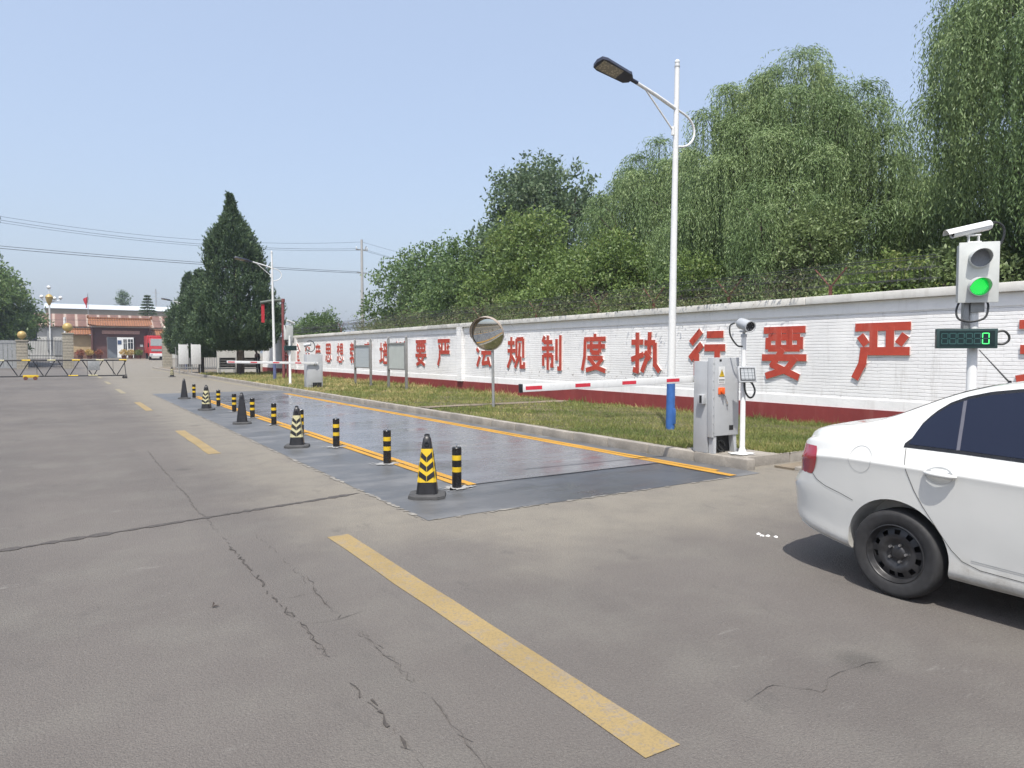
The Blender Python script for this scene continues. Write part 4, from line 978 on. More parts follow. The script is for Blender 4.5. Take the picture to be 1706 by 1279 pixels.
g = G('lit_segment'); M['seg_on'] = g.set((.05, .3, .08), .3, emit=(.06, .95, .18, 1), es=1.0)
signal_post('near white signal post with lit green light and number display, beyond the car', (9.05, 4.02, .10), R(-51), True)
signal_post('far white signal post seen from behind, left of the far barrier cabinet', (9.0, 33.5, .13), R(197), False)

# ---- convex mirror
t = thing('convex_mirror', 'round convex traffic mirror on a grey post standing in the verge', 'convex mirror', (9.85, 16.29, .13))
m = MB(); m.tube([(0, 0, 0), (-.03, 0, 1.6), (-.035, 0, 1.95)], .038, 14); m.build('post', M['galv'], t)
nv = Vector((-.80, -.60, -.27)).normalized(); T = Matrix.Translation(Vector((-.16, -.0, 2.03)) + nv * .06) @ nv.to_track_quat('Z', 'Y').to_matrix().to_4x4() @ Matrix.Scale(1.1, 4)
m = MB(); m.lathe([(.001, .085)] + [(.41 * math.sin(i / 10 * .40) / math.sin(.40), .085 - .41 / math.sin(.40) * (1 - math.cos(i / 10 * .40))) for i in range(1, 11)], 48, T=T); m.build('mirror', M['mirror'], t)
m = MB(); m.lathe([(.40, .0), (.43, -.005), (.435, .02), (.412, .022)], 48, T=T); m.lathe([(.001, -.03), (.25, -.03), (.41, -.005)], 40, T=T); m.build('rim', M['mirror_back'] if 'mirror_back' in M else simple('mirror_back', (.42, .38, .33), .5), t)
m = MB(); n = 40; vs = []
for k in range(n + 1):
    a = math.pi * (-.08 + 1.16 * k / n); Lh = .02 + .13 * max(0, math.sin(math.pi * k / n)) ** .6
    for r, z in ((.436, .0), (.446, Lh), (.440, Lh), (.430, .0)): vs.append(T @ Vector((r * math.cos(a), r * math.sin(a), z)))
m.add(vs, [(4 * k + i, 4 * k + i + 1, 4 * k + 5 + i, 4 * k + 4 + i) for k in range(n) for i in range(3)], 0, True); m.build('visor', simple('mirror_visor', (.40, .33, .27), .5), t)
m = MB(); m.tube([(-.035, 0, 1.80), tuple(T @ Vector((0, -.1, -.03)))], .022, 8); m.tube([(-.035, 0, 1.93), tuple(T @ Vector((0, .05, -.03)))], .022, 8); m.build('bracket', M['galv'], t)

# ---- notice boards
def notice_board(label, y0, y1, x, bottom, top, post, mat):
    t = thing('notice_board', label, 'notice board', (x, (y0 + y1) / 2, .14), 0, 'notice boards in the verge'); h = abs(y1 - y0) / 2
    for s in (-1, 1):
        m = MB(); m.box(-.045, .045, s * h - .045, s * h + .045, 0, post, 0, .006); m.lathe([(.055, post), (.055, post + .03), (.02, post + .04), (.045, post + .07), (.03, post + .11), (.001, post + .115)], 10, c=(0, s * h, 0)); m.build('post', M['board_frame'], t)
    m = MB(); a = h - .05
    m.box(-.05, .04, -a, a, top - .06, top); m.box(-.05, .04, -a, a, bottom, bottom + .06); m.box(-.048, .04, -a, -a + .06, bottom + .06, top - .06); m.box(-.048, .04, a - .06, a, bottom + .06, top - .06)
    fr = m.build('frame', M['board_frame'], t)
    m = MB(); m.box(-.02, .02, -a + .06, a - .06, bottom + .06, top - .06); m.build('sheet', mat, fr)
    return t
M['board_frame'] = simple('board_frame', (.24, .24, .23), .5, .2, .12, 8)
def m_sheet():
    g = G('faded_notice'); x, y, z = g.xyz()
    l = g.math('MULTIPLY', g.ramp(g.math('SINE', g.math('MULTIPLY', z, 95)), .1, .5), g.ramp(g.noise(14, 2), .42, .5))
    c = g.mix(g.math('MULTIPLY', l, .35), (.40, .44, .45), (.25, .3, .34)); g.set(c, .25); return g.m
nb = notice_board('notice board with pale bluish sheet in front of the wall lettering, farther of the two', 31.25, 29.3, 11.4, .80, 1.84, 2.02, m_sheet())
nb = notice_board('notice board with pale green blank sheet, nearer of the two', 27.3, 25.5, 11.4, .80, 1.90, 2.05, M['paper'])
#==CAR==
# ================================================================= CAR (white saloon, tail towards +Y, right side to the camera)
def build_car():
    t = thing('car', 'white saloon car with tinted windows and black steel wheels, cut by the right edge', 'car', (5.44, 3.42, 0), R(180))
    # local frame after the 180 deg turn: +y = towards the front, +x = the side facing the camera (world -X)
    ks = {
     'W':  [(0, .56), (.05, .68), (.14, .775), (.3, .835), (.6, .872), (1.0, .888), (2.4, .892), (3.5, .885), (4.0, .86), (4.3, .80), (4.5, .68), (4.6, .50)],
     'zb': [(0, .42), (.12, .34), (.4, .27), (.8, .22), (1.5, .20), (3.5, .20), (4.2, .22), (4.6, .28)],
     'zs': [(0, .90), (.12, .965), (.3, .99), (.6, 1.005), (1.0, 1.0), (1.6, .985), (2.4, .955), (3.2, .92), (3.6, .88), (4.1, .80), (4.4, .68), (4.6, .55)],
     'zt': [(0, .955), (.035, .995), (.08, 1.04), (.3, 1.092), (.5, 1.115), (.66, 1.15), (.8, 1.20), (.95, 1.27), (1.1, 1.338), (1.25, 1.393), (1.45, 1.438), (1.7, 1.464), (2.05, 1.477), (2.4, 1.46), (2.75, 1.385), (3.05, 1.26), (3.35, 1.10), (3.6, .995), (4.0, .93), (4.3, .83), (4.5, .72), (4.6, .60)],
     'dW': [(0, .05), (.3, .055), (1.0, .06), (2.4, .06), (3.4, .06), (4.6, .06)],
     'Wt': [(0, .48), (.1, .60), (.3, .68), (.5, .70), (.7, .685), (1.0, .625), (1.3, .585), (1.7, .565), (2.1, .565), (2.6, .575), (3.0, .615), (3.35, .66), (3.6, .70), (4.0, .70), (4.3, .62), (4.5, .52), (4.6, .38)],
    }
    def itp(k, s):
        P = ks[k]; s = min(max(s, P[0][0]), P[-1][0])
        for i in range(len(P) - 1):
            if s <= P[i + 1][0]:
                x0, y0 = P[i]; x1, y1 = P[i + 1]; h = x1 - x0; tt = (s - x0) / h
                def sl(j):
                    if j <= 0 or j >= len(P) - 1: return None
                    a = (P[j][1] - P[j - 1][1]) / (P[j][0] - P[j - 1][0]); c = (P[j + 1][1] - P[j][1]) / (P[j + 1][0] - P[j][0])
                    return 0 if a * c <= 0 else 2 * a * c / (a + c)
                d = (y1 - y0) / h; m0 = sl(i); m1 = sl(i + 1)
                m0 = d if m0 is None else m0; m1 = d if m1 is None else m1
                return (2 * tt**3 - 3 * tt**2 + 1) * y0 + (tt**3 - 2 * tt**2 + tt) * h * m0 + (-2 * tt**3 + 3 * tt**2) * y1 + (tt**3 - tt**2) * h * m1
        return P[-1][1]
    def section(s):
        W, zb, zt = itp('W', s), itp('zb', s), itp('zt', s); zs = min(itp('zs', s), zt - .035); Ws = W - itp('dW', s); Wt = min(itp('Wt', s), Ws - .04)
        zr = max(zs + .012, zt - .055); cr = zs - .115
        return [(0, zb), (W * .8, zb), (W - .095, zb + .01), (W - .058, zb + .05), (W - .050, zb + .15), (W - .026, (zb + cr) * .53), (W - .006, cr - .05), (W - .001, cr), (W - .024, cr + .034), (Ws, zs),
                ((Ws * .5 + Wt * .5) + .016 * min(1, (zt - zs) * 3), zs * .5 + zr * .5), (Wt + .012, zr), (Wt - .045, zt - .012), (Wt * .55, zt + .006), (0, zt + .014)]
    NU = 14
    cache = {}
    def pt(s, u):
        K = cache.get(round(s, 5))
        if K is None: K = cache[round(s, 5)] = section(s)
        i = min(int(u), NU - 1); f = u - i
        p0 = K[max(i - 1, 0)]; p1 = K[i]; p2 = K[i + 1]; p3 = K[i + 2] if i + 2 <= NU else (-K[NU - 1][0], K[NU - 1][1])
        if i == 0: p0 = (-p2[0], p2[1])
        r = []
        for a, b_, c, d in zip(p0, p1, p2, p3):
            m1 = (c - a) * .42; m2 = (d - b_) * .42
            r.append((2 * f**3 - 3 * f**2 + 1) * b_ + (f**3 - 2 * f**2 + f) * m1 + (-2 * f**3 + 3 * f**2) * c + (f**3 - f**2) * m2)
        return r
    def yl(s, z):      # the tail leans forward above the bumper
        f = min(1, max(0, (z - .62) / .16)); return s + .085 * f * f * (3 - 2 * f) * max(0, 1 - s / .6)
    def side_x(s, z):
        lo, hi = 3.0, 12.0
        for _ in range(30):
            m = (lo + hi) / 2
            if pt(s, m)[1] < z: lo = m
            else: hi = m
        return pt(s, lo)[0]
    S = [0, .015, .04, .08, .14, .2, .27, .35, .45] + [.55 + .09 * i for i in range(42)] + [4.36, 4.42, 4.48, 4.53, 4.57, 4.6]
    Us = [i * .25 for i in range(NU * 4 + 1)]
    m = MB(); rings = []
    for s in S:
        half = [pt(s, u) for u in Us]; ring = [(x, yl(s, z), z) for x, z in half] + [(-x, yl(s, z), z) for x, z in half[-2:0:-1]]; rings.append(ring)
    n = len(rings[0]); vs = [v for r in rings for v in r]
    fs = [(i * n + k, i * n + (k + 1) % n, (i + 1) * n + (k + 1) % n, (i + 1) * n + k) for i in range(len(S) - 1) for k in range(n)]
    c0 = len(vs); vs += [(0, -.03, .7), (0, 4.63, .5)]
    fs += [(c0, (k + 1) % n, k) for k in range(n)] + [(c0 + 1, (len(S) - 1) * n + k, (len(S) - 1) * n + (k + 1) % n) for k in range(n)]
    m.add(vs, fs, 0, True); shell = m.build('shell', [M['paint'], M['dark']], None)
    AX = (.935, 3.585); RW = .292
    for ax in AX:
        for sg in (-1, 1):
            c = MB(); c.tube([(sg * .58, ax, .318), (sg * 1.1, ax, .318)], 0.338, 48, 1); co = c.build('cutter', [M['paint'], M['dark']])
            md = shell.modifiers.new('b', 'BOOLEAN'); md.operation = 'DIFFERENCE'; md.object = co; md.solver = 'EXACT'
    body = evaluated(shell, 'body', [M['paint'], M['dark']], t)
    for o in [o for o in COL.objects if o.name.startswith('cutter')]: bpy.data.objects.remove(o, do_unlink=True)
    body.data.set_sharp_from_angle(angle=R(38))
    def curve(P, x):
        for i in range(len(P) - 1):
            if x <= P[i + 1][0]:
                f = (x - P[i][0]) / (P[i + 1][0] - P[i][0]); p0 = P[max(i - 1, 0)][1]; p1 = P[i][1]; p2 = P[i + 1][1]; p3 = P[min(i + 2, len(P) - 1)][1]
                return p1 + (p2 - p1) * f
        return P[-1][1]
    def patch(top, bot, sA, sB, off, sg, ns=50, nz=8):
        vs = []; m = MB(); n2 = nz + 1
        for i in range(ns + 1):
            s = sA + (sB - sA) * i / ns; a = curve(bot, s); c = max(a + .002, curve(top, s))
            for j in range(n2):
                z = a + (c - a) * j / nz; vs.append((sg * (side_x(s, z) + off), yl(s, z), z + off * .35))
        m.add(vs, [(i * n2 + j, (i + 1) * n2 + j, (i + 1) * n2 + j + 1, i * n2 + j + 1) for i in range(ns) for j in range(nz)], 0, True); return m
    top = [(1.00, 1.03), (1.015, 1.10), (1.04, 1.155), (1.09, 1.22), (1.16, 1.28), (1.25, 1.322), (1.38, 1.358), (1.55, 1.383), (1.75, 1.398), (2.1, 1.402), (2.4, 1.388), (2.7, 1.335), (3.0, 1.22), (3.2, 1.115), (3.38, .985)]
    bot = [(1.0, 1.025), (1.3, 1.022), (1.65, 1.012), (2.2, .998), (2.8, .985), (3.38, .975)]
    tops = [(s, z + .022) for s, z in top]; tops = [(.972, 1.03)] + tops[:-1] + [(3.43, .985)]
    bots = [(.972, 1.004)] + [(s, z - .020) for s, z in bot[:-1]] + [(3.43, .953)]
    for sg in (1, -1):
        patch(tops, bots, .972, 3.43, .0028, sg, 80).build('window_trim', M['black_gloss'], body)
        patch(top, bot, 1.0, 2.20, .0050, sg, 80).build('side_window', M['tint'], body)
        patch(top, bot, 2.27, 3.38, .0050, sg).build('side_window', M['tint'], body)
        # panel gaps as thin dark lines lying on the surface
        def line(P, w=.0042, off=.0022, nm='panel_gap', mat=M['gap']):
            Q = []
            for a, c in zip(P[:-1], P[1:]):
                k = max(2, int(math.dist(a, c) / .03))
                for i in range(k): Q.append((a[0] + (c[0] - a[0]) * i / k, a[1] + (c[1] - a[1]) * i / k))
            Q.append(P[-1]); vs = []; m = MB(); N = len(Q)
            for i, p in enumerate(Q):
                q = Q[min(i + 1, N - 1)]; o = Q[max(i - 1, 0)]; dx, dy = q[0] - o[0], q[1] - o[1]; L = math.hypot(dx, dy) + 1e-9
                for sgn in (-1, 1):
                    s = p[0] + sgn * dy / L * w / 2; z = p[1] - sgn * dx / L * w / 2; vs.append((sg * (side_x(s, z) + off), yl(s, z), z))
            m.add(vs, [(2 * i, 2 * i + 1, 2 * i + 3, 2 * i + 2) for i in range(N - 1)]); return m.build(nm, mat, body)
        door_r = [(.99, 1.0), (1.0, .93), (1.03, .84), (1.07, .74), (1.12, .65), (1.18, .56), (1.24, .47), (1.29, .40), (1.35, .345), (1.45, .315), (1.7, .305), (2.18, .30), (2.22, .32), (2.235, .5), (2.24, .8), (2.235, 1.0)]
        line([(1.30, 1.022), (1.275, 1.18), (1.245, 1.318)], .02, .0068, 'window_divider', M['paint_dark'])
        line(door_r); line([(2.25, .32), (2.3, .30), (3.05, .30), (3.13, .33), (3.16, .6), (3.2, .95)])
        line([(.20, .775), (.27, .74), (.33, .70), (.42, .665), (.54, .635), (.645, .60)])
        line([(.13, .79), (.20, .775)])
        fu = [(.70 + .082 * math.cos(a), .895 + .09 * math.sin(a)) for a in np.linspace(0, 6.283, 30)]; line(fu, .0028, .002, 'fuel_flap', M['gap_soft'])
        line([(1.40, .362), (1.7, .352), (2.5, .35), (3.1, .352)], .007, .003, 'sill_line', M['gap_soft'])
        # handles
        for hs in (1.12, 2.30):
            vs = []; m = MB(); n = 24
            vs.append((sg * (side_x(hs + .105, .865) + .0035), hs + .105, .865))
            for k in range(n): a = 2 * math.pi * k / n; s = hs + .105 + .085 * math.cos(a); z = .862 + .052 * math.sin(a); vs.append((sg * (side_x(s, z) + .003), s, z))
            m.add(vs, [(0, 1 + k, 1 + (k + 1) % n) for k in range(n)], 0, True); m.build('handle_recess', M['recess_grey'], body)  # flat grey disc on the door skin; shade behind the handle painted in
            m = MB(); P = [(sg * (side_x(hs + .02 + .19 * f, .872) + .006 + .03 * math.sin(math.pi * min(1, max(0, f * 1.0))) ** .5), hs + .02 + .19 * f, .872 - .006 * f) for f in np.linspace(0, 1, 10)]
            m.tube(P, [.008, .013, .0155, .0165, .0165, .0165, .0165, .0155, .013, .008], 10); m.build('door_handle', M['paint'], body)
        # tail light wrapping the corner
        vs = []; m = MB(); n1, n2 = 16, 8
        lo = [(0.02, .775), (.12, .765), (.22, .755), (.26, .77), (.275, .80), (.295, .86)]
        for i in range(n1 + 1):
            f = i / n1
            for j in range(n2 + 1):
                h = j / n2; z = .732 + .208 * h; sE = .265 + .05 * math.sin(min(1, h * 1.35) * math.pi * .5) - max(0, h - .72) * .12
                s = .012 + (sE - .012) * f; zz = z - .012 * (1 - f) * 0; vs.append((sg * (side_x(s, min(zz, itp('zt', s) - .03)) + .006 * (1 - (2 * h - 1) ** 4)), yl(s, zz), zz))
        m.add(vs, [(i * (n2 + 1) + j, (i + 1) * (n2 + 1) + j, (i + 1) * (n2 + 1) + j + 1, i * (n2 + 1) + j + 1) for i in range(n1) for j in range(n2)], 0, True); m.build('taillight', M['taillight'], body)
        # door mirror
        m = MB(); m.sphere((0, 0, 0), .09, 16); m2 = MB(); m2.add([(sg * (.96 + v[0] * 1.1), 3.12 + v[1] * .7, 1.03 + v[2] * .8) for v in m.v], m.f, 0, True); m2.build('door_mirror', M['paint'], body)
    # front and rear screens on the upper surface
    def screen(sA, sB, uA, nm):
        m = MB(); ns, nu = 16, 20; vs = []
        for i in range(ns + 1):
            s = sA + (sB - sA) * i / ns
            for j in range(2 * nu + 1):
                v = j / nu - 1; u = NU - abs(v) * (NU - uA); x, z = pt(s, u); vs.append((math.copysign(x, v) if v else 0, s, z + .004))
        w = 2 * nu + 1; m.add(vs, [(i * w + j, (i + 1) * w + j, (i + 1) * w + j + 1, i * w + j + 1) for i in range(ns) for j in range(2 * nu)], 0, True); return m.build(nm, M['tint'], body)
    screen(.68, 1.30, 12.2, 'rear_window'); screen(2.55, 3.36, 12.0, 'windscreen')
    # rear plate and front lamps (out of the photo's view)
    m = MB(); m.box(-.22, .22, .055, .09, .80, .92); m.build('number_plate_blank', M['blue_paint'], body)
    # wheels
    for ax in AX:
        for sg in (1, -1):
            Tm = Matrix.Translation((sg * .757, ax, RW)) @ Matrix.Rotation(sg * math.pi / 2, 4, 'Y')
            m = MB(); prof = [(.188, .075), (.198, .084), (.222, .09), (.255, .096), (.272, .094), (.285, .082), (.291, .06), (.2935, .03), (.2935, -.05), (.288, -.08), (.28, -.1), (.21, -.09)]
            m.lathe(prof, 64, T=Tm); ty = m.build('tyre', M['rubber'], None)
            m = MB(); n = 96; rs = [(.190, .076), (.194, .083), (.188, .085), (.181, .075), (.176, .05), (.170, .042), (.157, .045), (.139, .052), (.126, .055), (.104, .058), (.087, .05), (.068, .038), (.05, .038), (.042, .045), (.034, .05), (.001, .05)]
            vs = [Tm @ Vector((r * math.cos(2 * math.pi * k / n), r * math.sin(2 * math.pi * k / n), z)) for r, z in rs for k in range(n)]
            fs = []
            for i in range(len(rs) - 1):
                for k in range(n):
                    if rs[i][0] <= .1575 and rs[i + 1][0] >= .1255 and (k % 9) in (1, 2, 3, 4) : continue
                    fs.append((i * n + k, i * n + (k + 1) % n, (i + 1) * n + (k + 1) % n, (i + 1) * n + k))
            m.add(vs, fs, 0, True)
            w = m.build('wheel', M['steel_wheel'], t); ty.parent = w
            m = MB(); m.lathe([(.175, .03), (.15, -.02), (.001, -.02)], 40, T=Tm); m.build('brake_disc', M['dark'], w)  # black dish behind the wheel holes, coloured as the shade inside the wheel
            for k in range(5):
                a = 2 * math.pi * k / 5 + .3; m = MB(); m.tube([Tm @ Vector((.058 * math.cos(a), .058 * math.sin(a), .036)), Tm @ Vector((.058 * math.cos(a), .058 * math.sin(a), .058))], [.0105, .0085], 6, sm=False); m.build('wheel_bolt', M['chrome_dull'], w)
    # aerial
    m = MB(); m.lathe([(.03, 0), (.022, .012), (.009, .02), (.008, .03)], 12, c=(0, 1.24, 1.402)); m.tube([(0, 1.24, 1.415), (0, 1.14, 1.53), (0, 1.04, 1.645)], [.006, .0045, .003], 6); m.build('aerial', M['black_plastic'], body)
    return t
M['gap'] = simple('panel_gap', (.05, .05, .05), .8)
M['gap_soft'] = simple('soft_gap', (.36, .37, .37), .6)
M['recess_grey'] = simple('handle_recess', (.34, .35, .35), .4)
M['paint_dark'] = simple('divider_grey', (.10, .10, .12), .4)
M['chrome_dull'] = simple('dull_steel', (.42, .42, .42), .35, .9)
build_car()
#==FAR==
# ================================================================= GATE, GATEHOUSE AND EVERYTHING BEYOND
# ---- movable truss barrier
t = thing('barrier_trolley', 'long black and yellow truss barrier on wheels across the left lane', 'barrier', (0, 51, 0))
m = MB(); m.tube([(-6.2, 0, 1.18), (3.36, 0, 1.17)], .045, 10)
x = -6.2
m2 = MB(); m.build('top_rail', M['iron_black'] if 'iron_black' in M else M['black_plastic'], t)
for k in range(8):
    x0 = -5.9 + k * 1.27; m = MB(); m.tube([(x0, 0, 1.18), (x0 + .42, 0, 1.178)], .0475, 10); m.build('painted_band', M['yellow'] if k % 2 else M['pale_yellow'], t)
m = MB(); m.tube([(-6.2, 0, .24), (3.3, 0, .20)], .04, 10); m.build('bottom_rail', M['black_plastic'], t)
for x0, mt in ((-1.75, 'yellow'), (.25, 'yellow'), (1.3, 'pale_yellow')):
    m = MB(); m.tube([(x0, 0, .225), (x0 + .5, 0, .222)], .0425, 10); m.build('painted_band', M[mt], t)
for k in range(7):
    xb = -4.80 + k * 1.27
    for s in (-1, 1):
        m = MB(); m.tube([(xb + s * .05, 0, .25), (xb + s * .56, 0, 1.16)], .028, 8); m.build('strut', M['black_plastic'], t)
for x0 in (-5.0, -2.0, .6, 2.0):
    m = MB(); m.tube([(x0 + .65, 0, .24), (x0 + .65, 0, 1.16)], .012, 6); m.build('rod', M['iron'], t)
m = MB(); m.box(-2.05, -1.3, -.14, .14, .14, .30, 0, .02); bg_ = m.build('bogie', M['yellow'], t)
for x0 in (-1.92, -1.44):
    m = MB(); m.tube([(x0, -.16, .11), (x0, .16, .11)], .11, 16); m.build('wheel', M['rust'], bg_)
m = MB(); m.tube([(3.28, 0, 1.15), (3.36, 0, .2)], .022, 6); m.box(3.18, 3.42, -.1, .1, .18, .24, 0, .01); cs = m.build('end_post', M['iron'], t)
for x0 in (3.22, 3.36):
    m = MB(); m.tube([(x0, -.05, .08), (x0, .05, .08)], .08, 14); m.build('caster', M['rubber'], cs)
m = MB(); m.box(1.28, 1.92, -.05, -.03, .55, 1.12, 0, .01); m.build('hanging_plate', M['galv'], t)

# ---- stone gate pillars with golden globes, gate leaf and fences
def pillar(label, x, y, w, h, gr, mat):
    t = thing('gate_pillar', label, 'pillar', (x, y, hz(y) - .05), 0, 'stone pillars of the gate')
    m = MB(); n = int(h / .3); rr = random.Random(int(x * 10))
    for i in range(n): m.box(-w / 2 + rr.uniform(0, .012), w / 2 - rr.uniform(0, .012), -w / 2 + rr.uniform(0, .012), w / 2, i * h / n + .008, (i + 1) * h / n - .006, 0, .015)
    m.box(-w / 2 + .03, w / 2 - .03, -w / 2 + .03, w / 2 - .03, 0, h); m.build('stone_courses', M['stone'], t)
    m = MB(); m.box(-w / 2 - .06, w / 2 + .06, -w / 2 - .06, w / 2 + .06, h, h + .14, 0, .02); m.build('cap', M['stone'], t)
    m = MB(); m.lathe([(.12, h + .13), (.07, h + .2), (.1, h + .25)], 14); m.sphere((0, 0, h + .25 + gr), gr, 20); m.build('globe', mat, t)
pillar('stone gate pillar with a large golden globe left of the gatehouse', .46, 87, .98, 3.65, .47, M['gold'])
pillar('stone gate pillar with a smaller golden globe beside the tree at the far left', -3.45, 86, .95, 2.85, .40, M['gold'])
pillar('stone gate pillar with a pale globe beside the juniper, right of the red truck', 9.83, 87, .95, 3.75, .36, simple('pale_globe', (.7, .66, .55), .4))
t = thing('iron_gate', 'closed dark iron gate leaf between the two left stone pillars', 'gate', (-1.5, 87, .0))
m = MB()
for i in range(22): m.box(-1.42 + i * .135, -1.39 + i * .135, -.015, .015, .1, 3.05 + .12 * (i % 2))
m.build('bars', M['iron'], t)
m = MB()
for z in (.15, 1.3, 2.85): m.box(-1.45, 1.45, -.025, .025, z, z + .07)
m.build('gate_frame', M['galv_dark'] if 'galv_dark' in M else M['iron'], t)
t = thing('metal_fence', 'grey metal panel fence at the left edge of the photo', 'fence', (-7.2, 86, 0))
m = MB()
for i in range(18): m.box(-3.2 + i * .36, -2.87 + i * .36, -.02, .02, .1, 2.6)
m.build('panel', M['fence_grey'] if 'fence_grey' in M else simple('fence_grey', (.27, .28, .28), .5), t)
m = MB(); m.box(-3.2, 3.25, -.05, .05, 2.6, 2.9); m.box(-3.2, 3.25, -.05, -.021, .1, .3); m.build('rail', M['galv'], t)
t = thing('white_fence', 'pale railing fence under the junipers right of the stone pillar', 'fence', (10.3, 66, 0.05))
m = MB()
for i in range(26): m.box(-2.2 + i * .18, -2.14 + i * .18, -.015, .015, .1, 2.25)
m.build('pickets', M['galv'], t)
m = MB(); m.box(-2.25, 2.4, -.03, .03, .3, .38); m.box(-2.25, 2.4, -.03, .03, 2.0, 2.08); m.build('rail', M['galv'], t)
t = thing('iron_gate', 'open dark iron gate leaf beside the right stone pillar', 'gate', (10.2, 80, .0))
m = MB()
for i in range(14): m.box(-.02 - .05 * i / 14, .02 - .05 * i / 14, -5 + i * .5, -4.95 + i * .5, .1, 3.0)
m.build('bars', M['iron'], t)
m = MB()
for z in (.15, 2.75): m.box(-.03, .03, -5.05, 1.6, z, z + .07)
m.box(-.06, .06, -5.15, -5.05, 0, 3.3); m.build('gate_frame', M['iron'], t)
# ---- white sign boards
for lb, x, y in (('white sign board on steel legs, left one of the pair under the junipers', 7.75, 58.6), ('white sign board on steel legs, right one of the pair under the junipers', 8.45, 57.4)):
    t = thing('sign_board', lb, 'sign board', (x, y, .02), R(12), 'white sign boards')
    m = MB(); m.box(-.36, .36, -.02, .02, .75, 2.25, 0, .01); m.build('panel', M['white_metal'], t)
    for s in (-.32, .32):
        m = MB(); m.tube([(s, .04, 0), (s, .04, 2.35)], .03, 8); m.build('leg', M['galv'], t)
# ---- benches and person in the juniper's shade
for lb, x0, x1 in (('dark wooden bench with pale metal legs left of the juniper trunk', 8.95, 10.0), ('dark wooden bench with pale metal legs right of the juniper trunk', 10.35, 11.5)):
    t = thing('bench', lb, 'bench', ((x0 + x1) / 2, 50.9, .12), 0, 'benches under the juniper'); h = (x1 - x0) / 2
    m = MB()
    for i in range(4): m.box(-h, h, -.02, .02, .52 + i * .17, .675 + i * .17, 0, .01)
    m.build('backrest', M['bench'], t)
    m = MB()
    for i in range(3): m.box(-h, h, .05 + i * .14, .17 + i * .14, .44, .475, 0, .01)
    m.build('seat', M['bench'], t)
    m = MB(); m.box(-h, h, -.04, -.021, .40, .46); m.build('rail', M['galv'], t)
    for s in (-1, 1):
        m = MB(); m.tube([(s * (h - .03), -.05, 0), (s * (h - .03), -.03, 1.2)], .022, 8); m.build('leg', M['galv'], t)
        m = MB(); m.tube([(s * (h - .03), .42, 0), (s * (h - .03), .42, .43)], .022, 8); m.build('leg', M['galv'], t)
def skin_body(name, V, E, Rr, mat, parent, root=0, sub=2):
    me = bpy.data.meshes.new(name); me.from_pydata(V, E, []); o = bpy.data.objects.new(name, me); COL.objects.link(o)
    md = o.modifiers.new('s', 'SKIN'); md.use_smooth_shade = True
    for i, rad in enumerate(Rr): me.skin_vertices[0].data[i].radius = rad if hasattr(rad, '__len__') else (rad, rad)
    me.skin_vertices[0].data[root].use_root = True
    sd = o.modifiers.new('d', 'SUBSURF'); sd.levels = sub; sd.render_levels = sub
    return evaluated(o, name, [mat], parent)
p = thing('person', 'person in dark clothes standing in the shade behind the right bench, head bowed', 'person', (11.72, 51.9, .13), R(20))
# head-on-neck silhouette bowed forward (towards local -X), arms folded down towards the bench back
V = [(0, 0, .93), (-.02, 0, 1.12), (-.05, 0, 1.34), (-.09, 0, 1.47), (-.13, -.0, 1.56), (-.15, 0, 1.66), (-.16, 0, 1.74),
     (-.06, .19, 1.40), (-.03, .25, 1.13), (-.20, .20, .95), (-.28, .16, .92), (-.06, -.19, 1.40), (-.03, -.25, 1.13), (-.20, -.20, .95), (-.28, -.16, .92),
     (0, .10, .86), (-.02, .11, .48), (.03, .11, .09), (-.10, .12, .04), (0, -.10, .86), (.02, -.11, .48), (.06, -.11, .09), (-.07, -.12, .04)]
E_ = [(0, 1), (1, 2), (2, 3), (3, 4), (4, 5), (5, 6), (2, 7), (7, 8), (8, 9), (9, 10), (2, 11), (11, 12), (12, 13), (13, 14), (0, 15), (15, 16), (16, 17), (17, 18), (0, 19), (19, 20), (20, 21), (21, 22)]
RR = [(.15, .12), (.15, .12), (.17, .12), .062, .075, .098, .07, .068, .05, .04, .04, .068, .05, .04, .04, .095, .065, .048, .04, .095, .065, .048, .04]
bd = skin_body('body', V, E_, RR, M['skin'], p)
cl = [(a, i) for i, a in enumerate(V)]
sh = [0, 1, 2, 7, 8, 9, 11, 12, 13]; mp = {k: i for i, k in enumerate(sh)}
skin_body('shirt', [V[k] for k in sh], [(mp[a], mp[c]) for a, c in E_ if a in mp and c in mp], [tuple(q + .016 for q in (RR[k] if hasattr(RR[k], '__len__') else (RR[k], RR[k]))) for k in sh], M['cloth'], p)
tr = [0, 15, 16, 17, 19, 20, 21]; mp = {k: i for i, k in enumerate(tr)}
skin_body('trousers', [V[k] for k in tr], [(mp[a], mp[c]) for a, c in E_ if a in mp and c in mp], [tuple(q + .015 for q in (RR[k] if hasattr(RR[k], '__len__') else (RR[k], RR[k]))) for k in tr], M['cloth'], p)
m = MB(); m.sphere((-.135, 0, 1.70), .112, 14); m.build('hair', M['hair'], p)
# ---- red pipe with banner
t = thing('pipe_gantry', 'dark red overhead pipe bent over the verge beside the second street lamp', 'pipe', (10.68, 41, .13))
m = MB(); m.tube([(0, 0, 0), (0, 0, 4.45)], .085, 12); m.tube([(0, 0, 4.4), (0, 0, 4.6)], .12, 12); m.tube([(.26, .1, 0), (.26, .1, 1.3), (.1, .05, 1.4)], .07, 10); m.build('upright', M['red_pipe'], t)
m = MB(); m.tube([(.05, 0, 4.52), (-.5, 0, 4.48), (-1.25, 0, 4.33)], .085, 10); m.build('cross_pipe', simple('dull_green_pipe', (.10, .12, .10), .6), t)
m = MB(); m.box(-1.2, -1.03, -.012, .012, 3.22, 4.24); o = m.build('hanging_banner', M['banner'], None); o.location = (10.68, 41, .13); tag(o, 'narrow red banner hanging from the bent overhead pipe', 'banner')
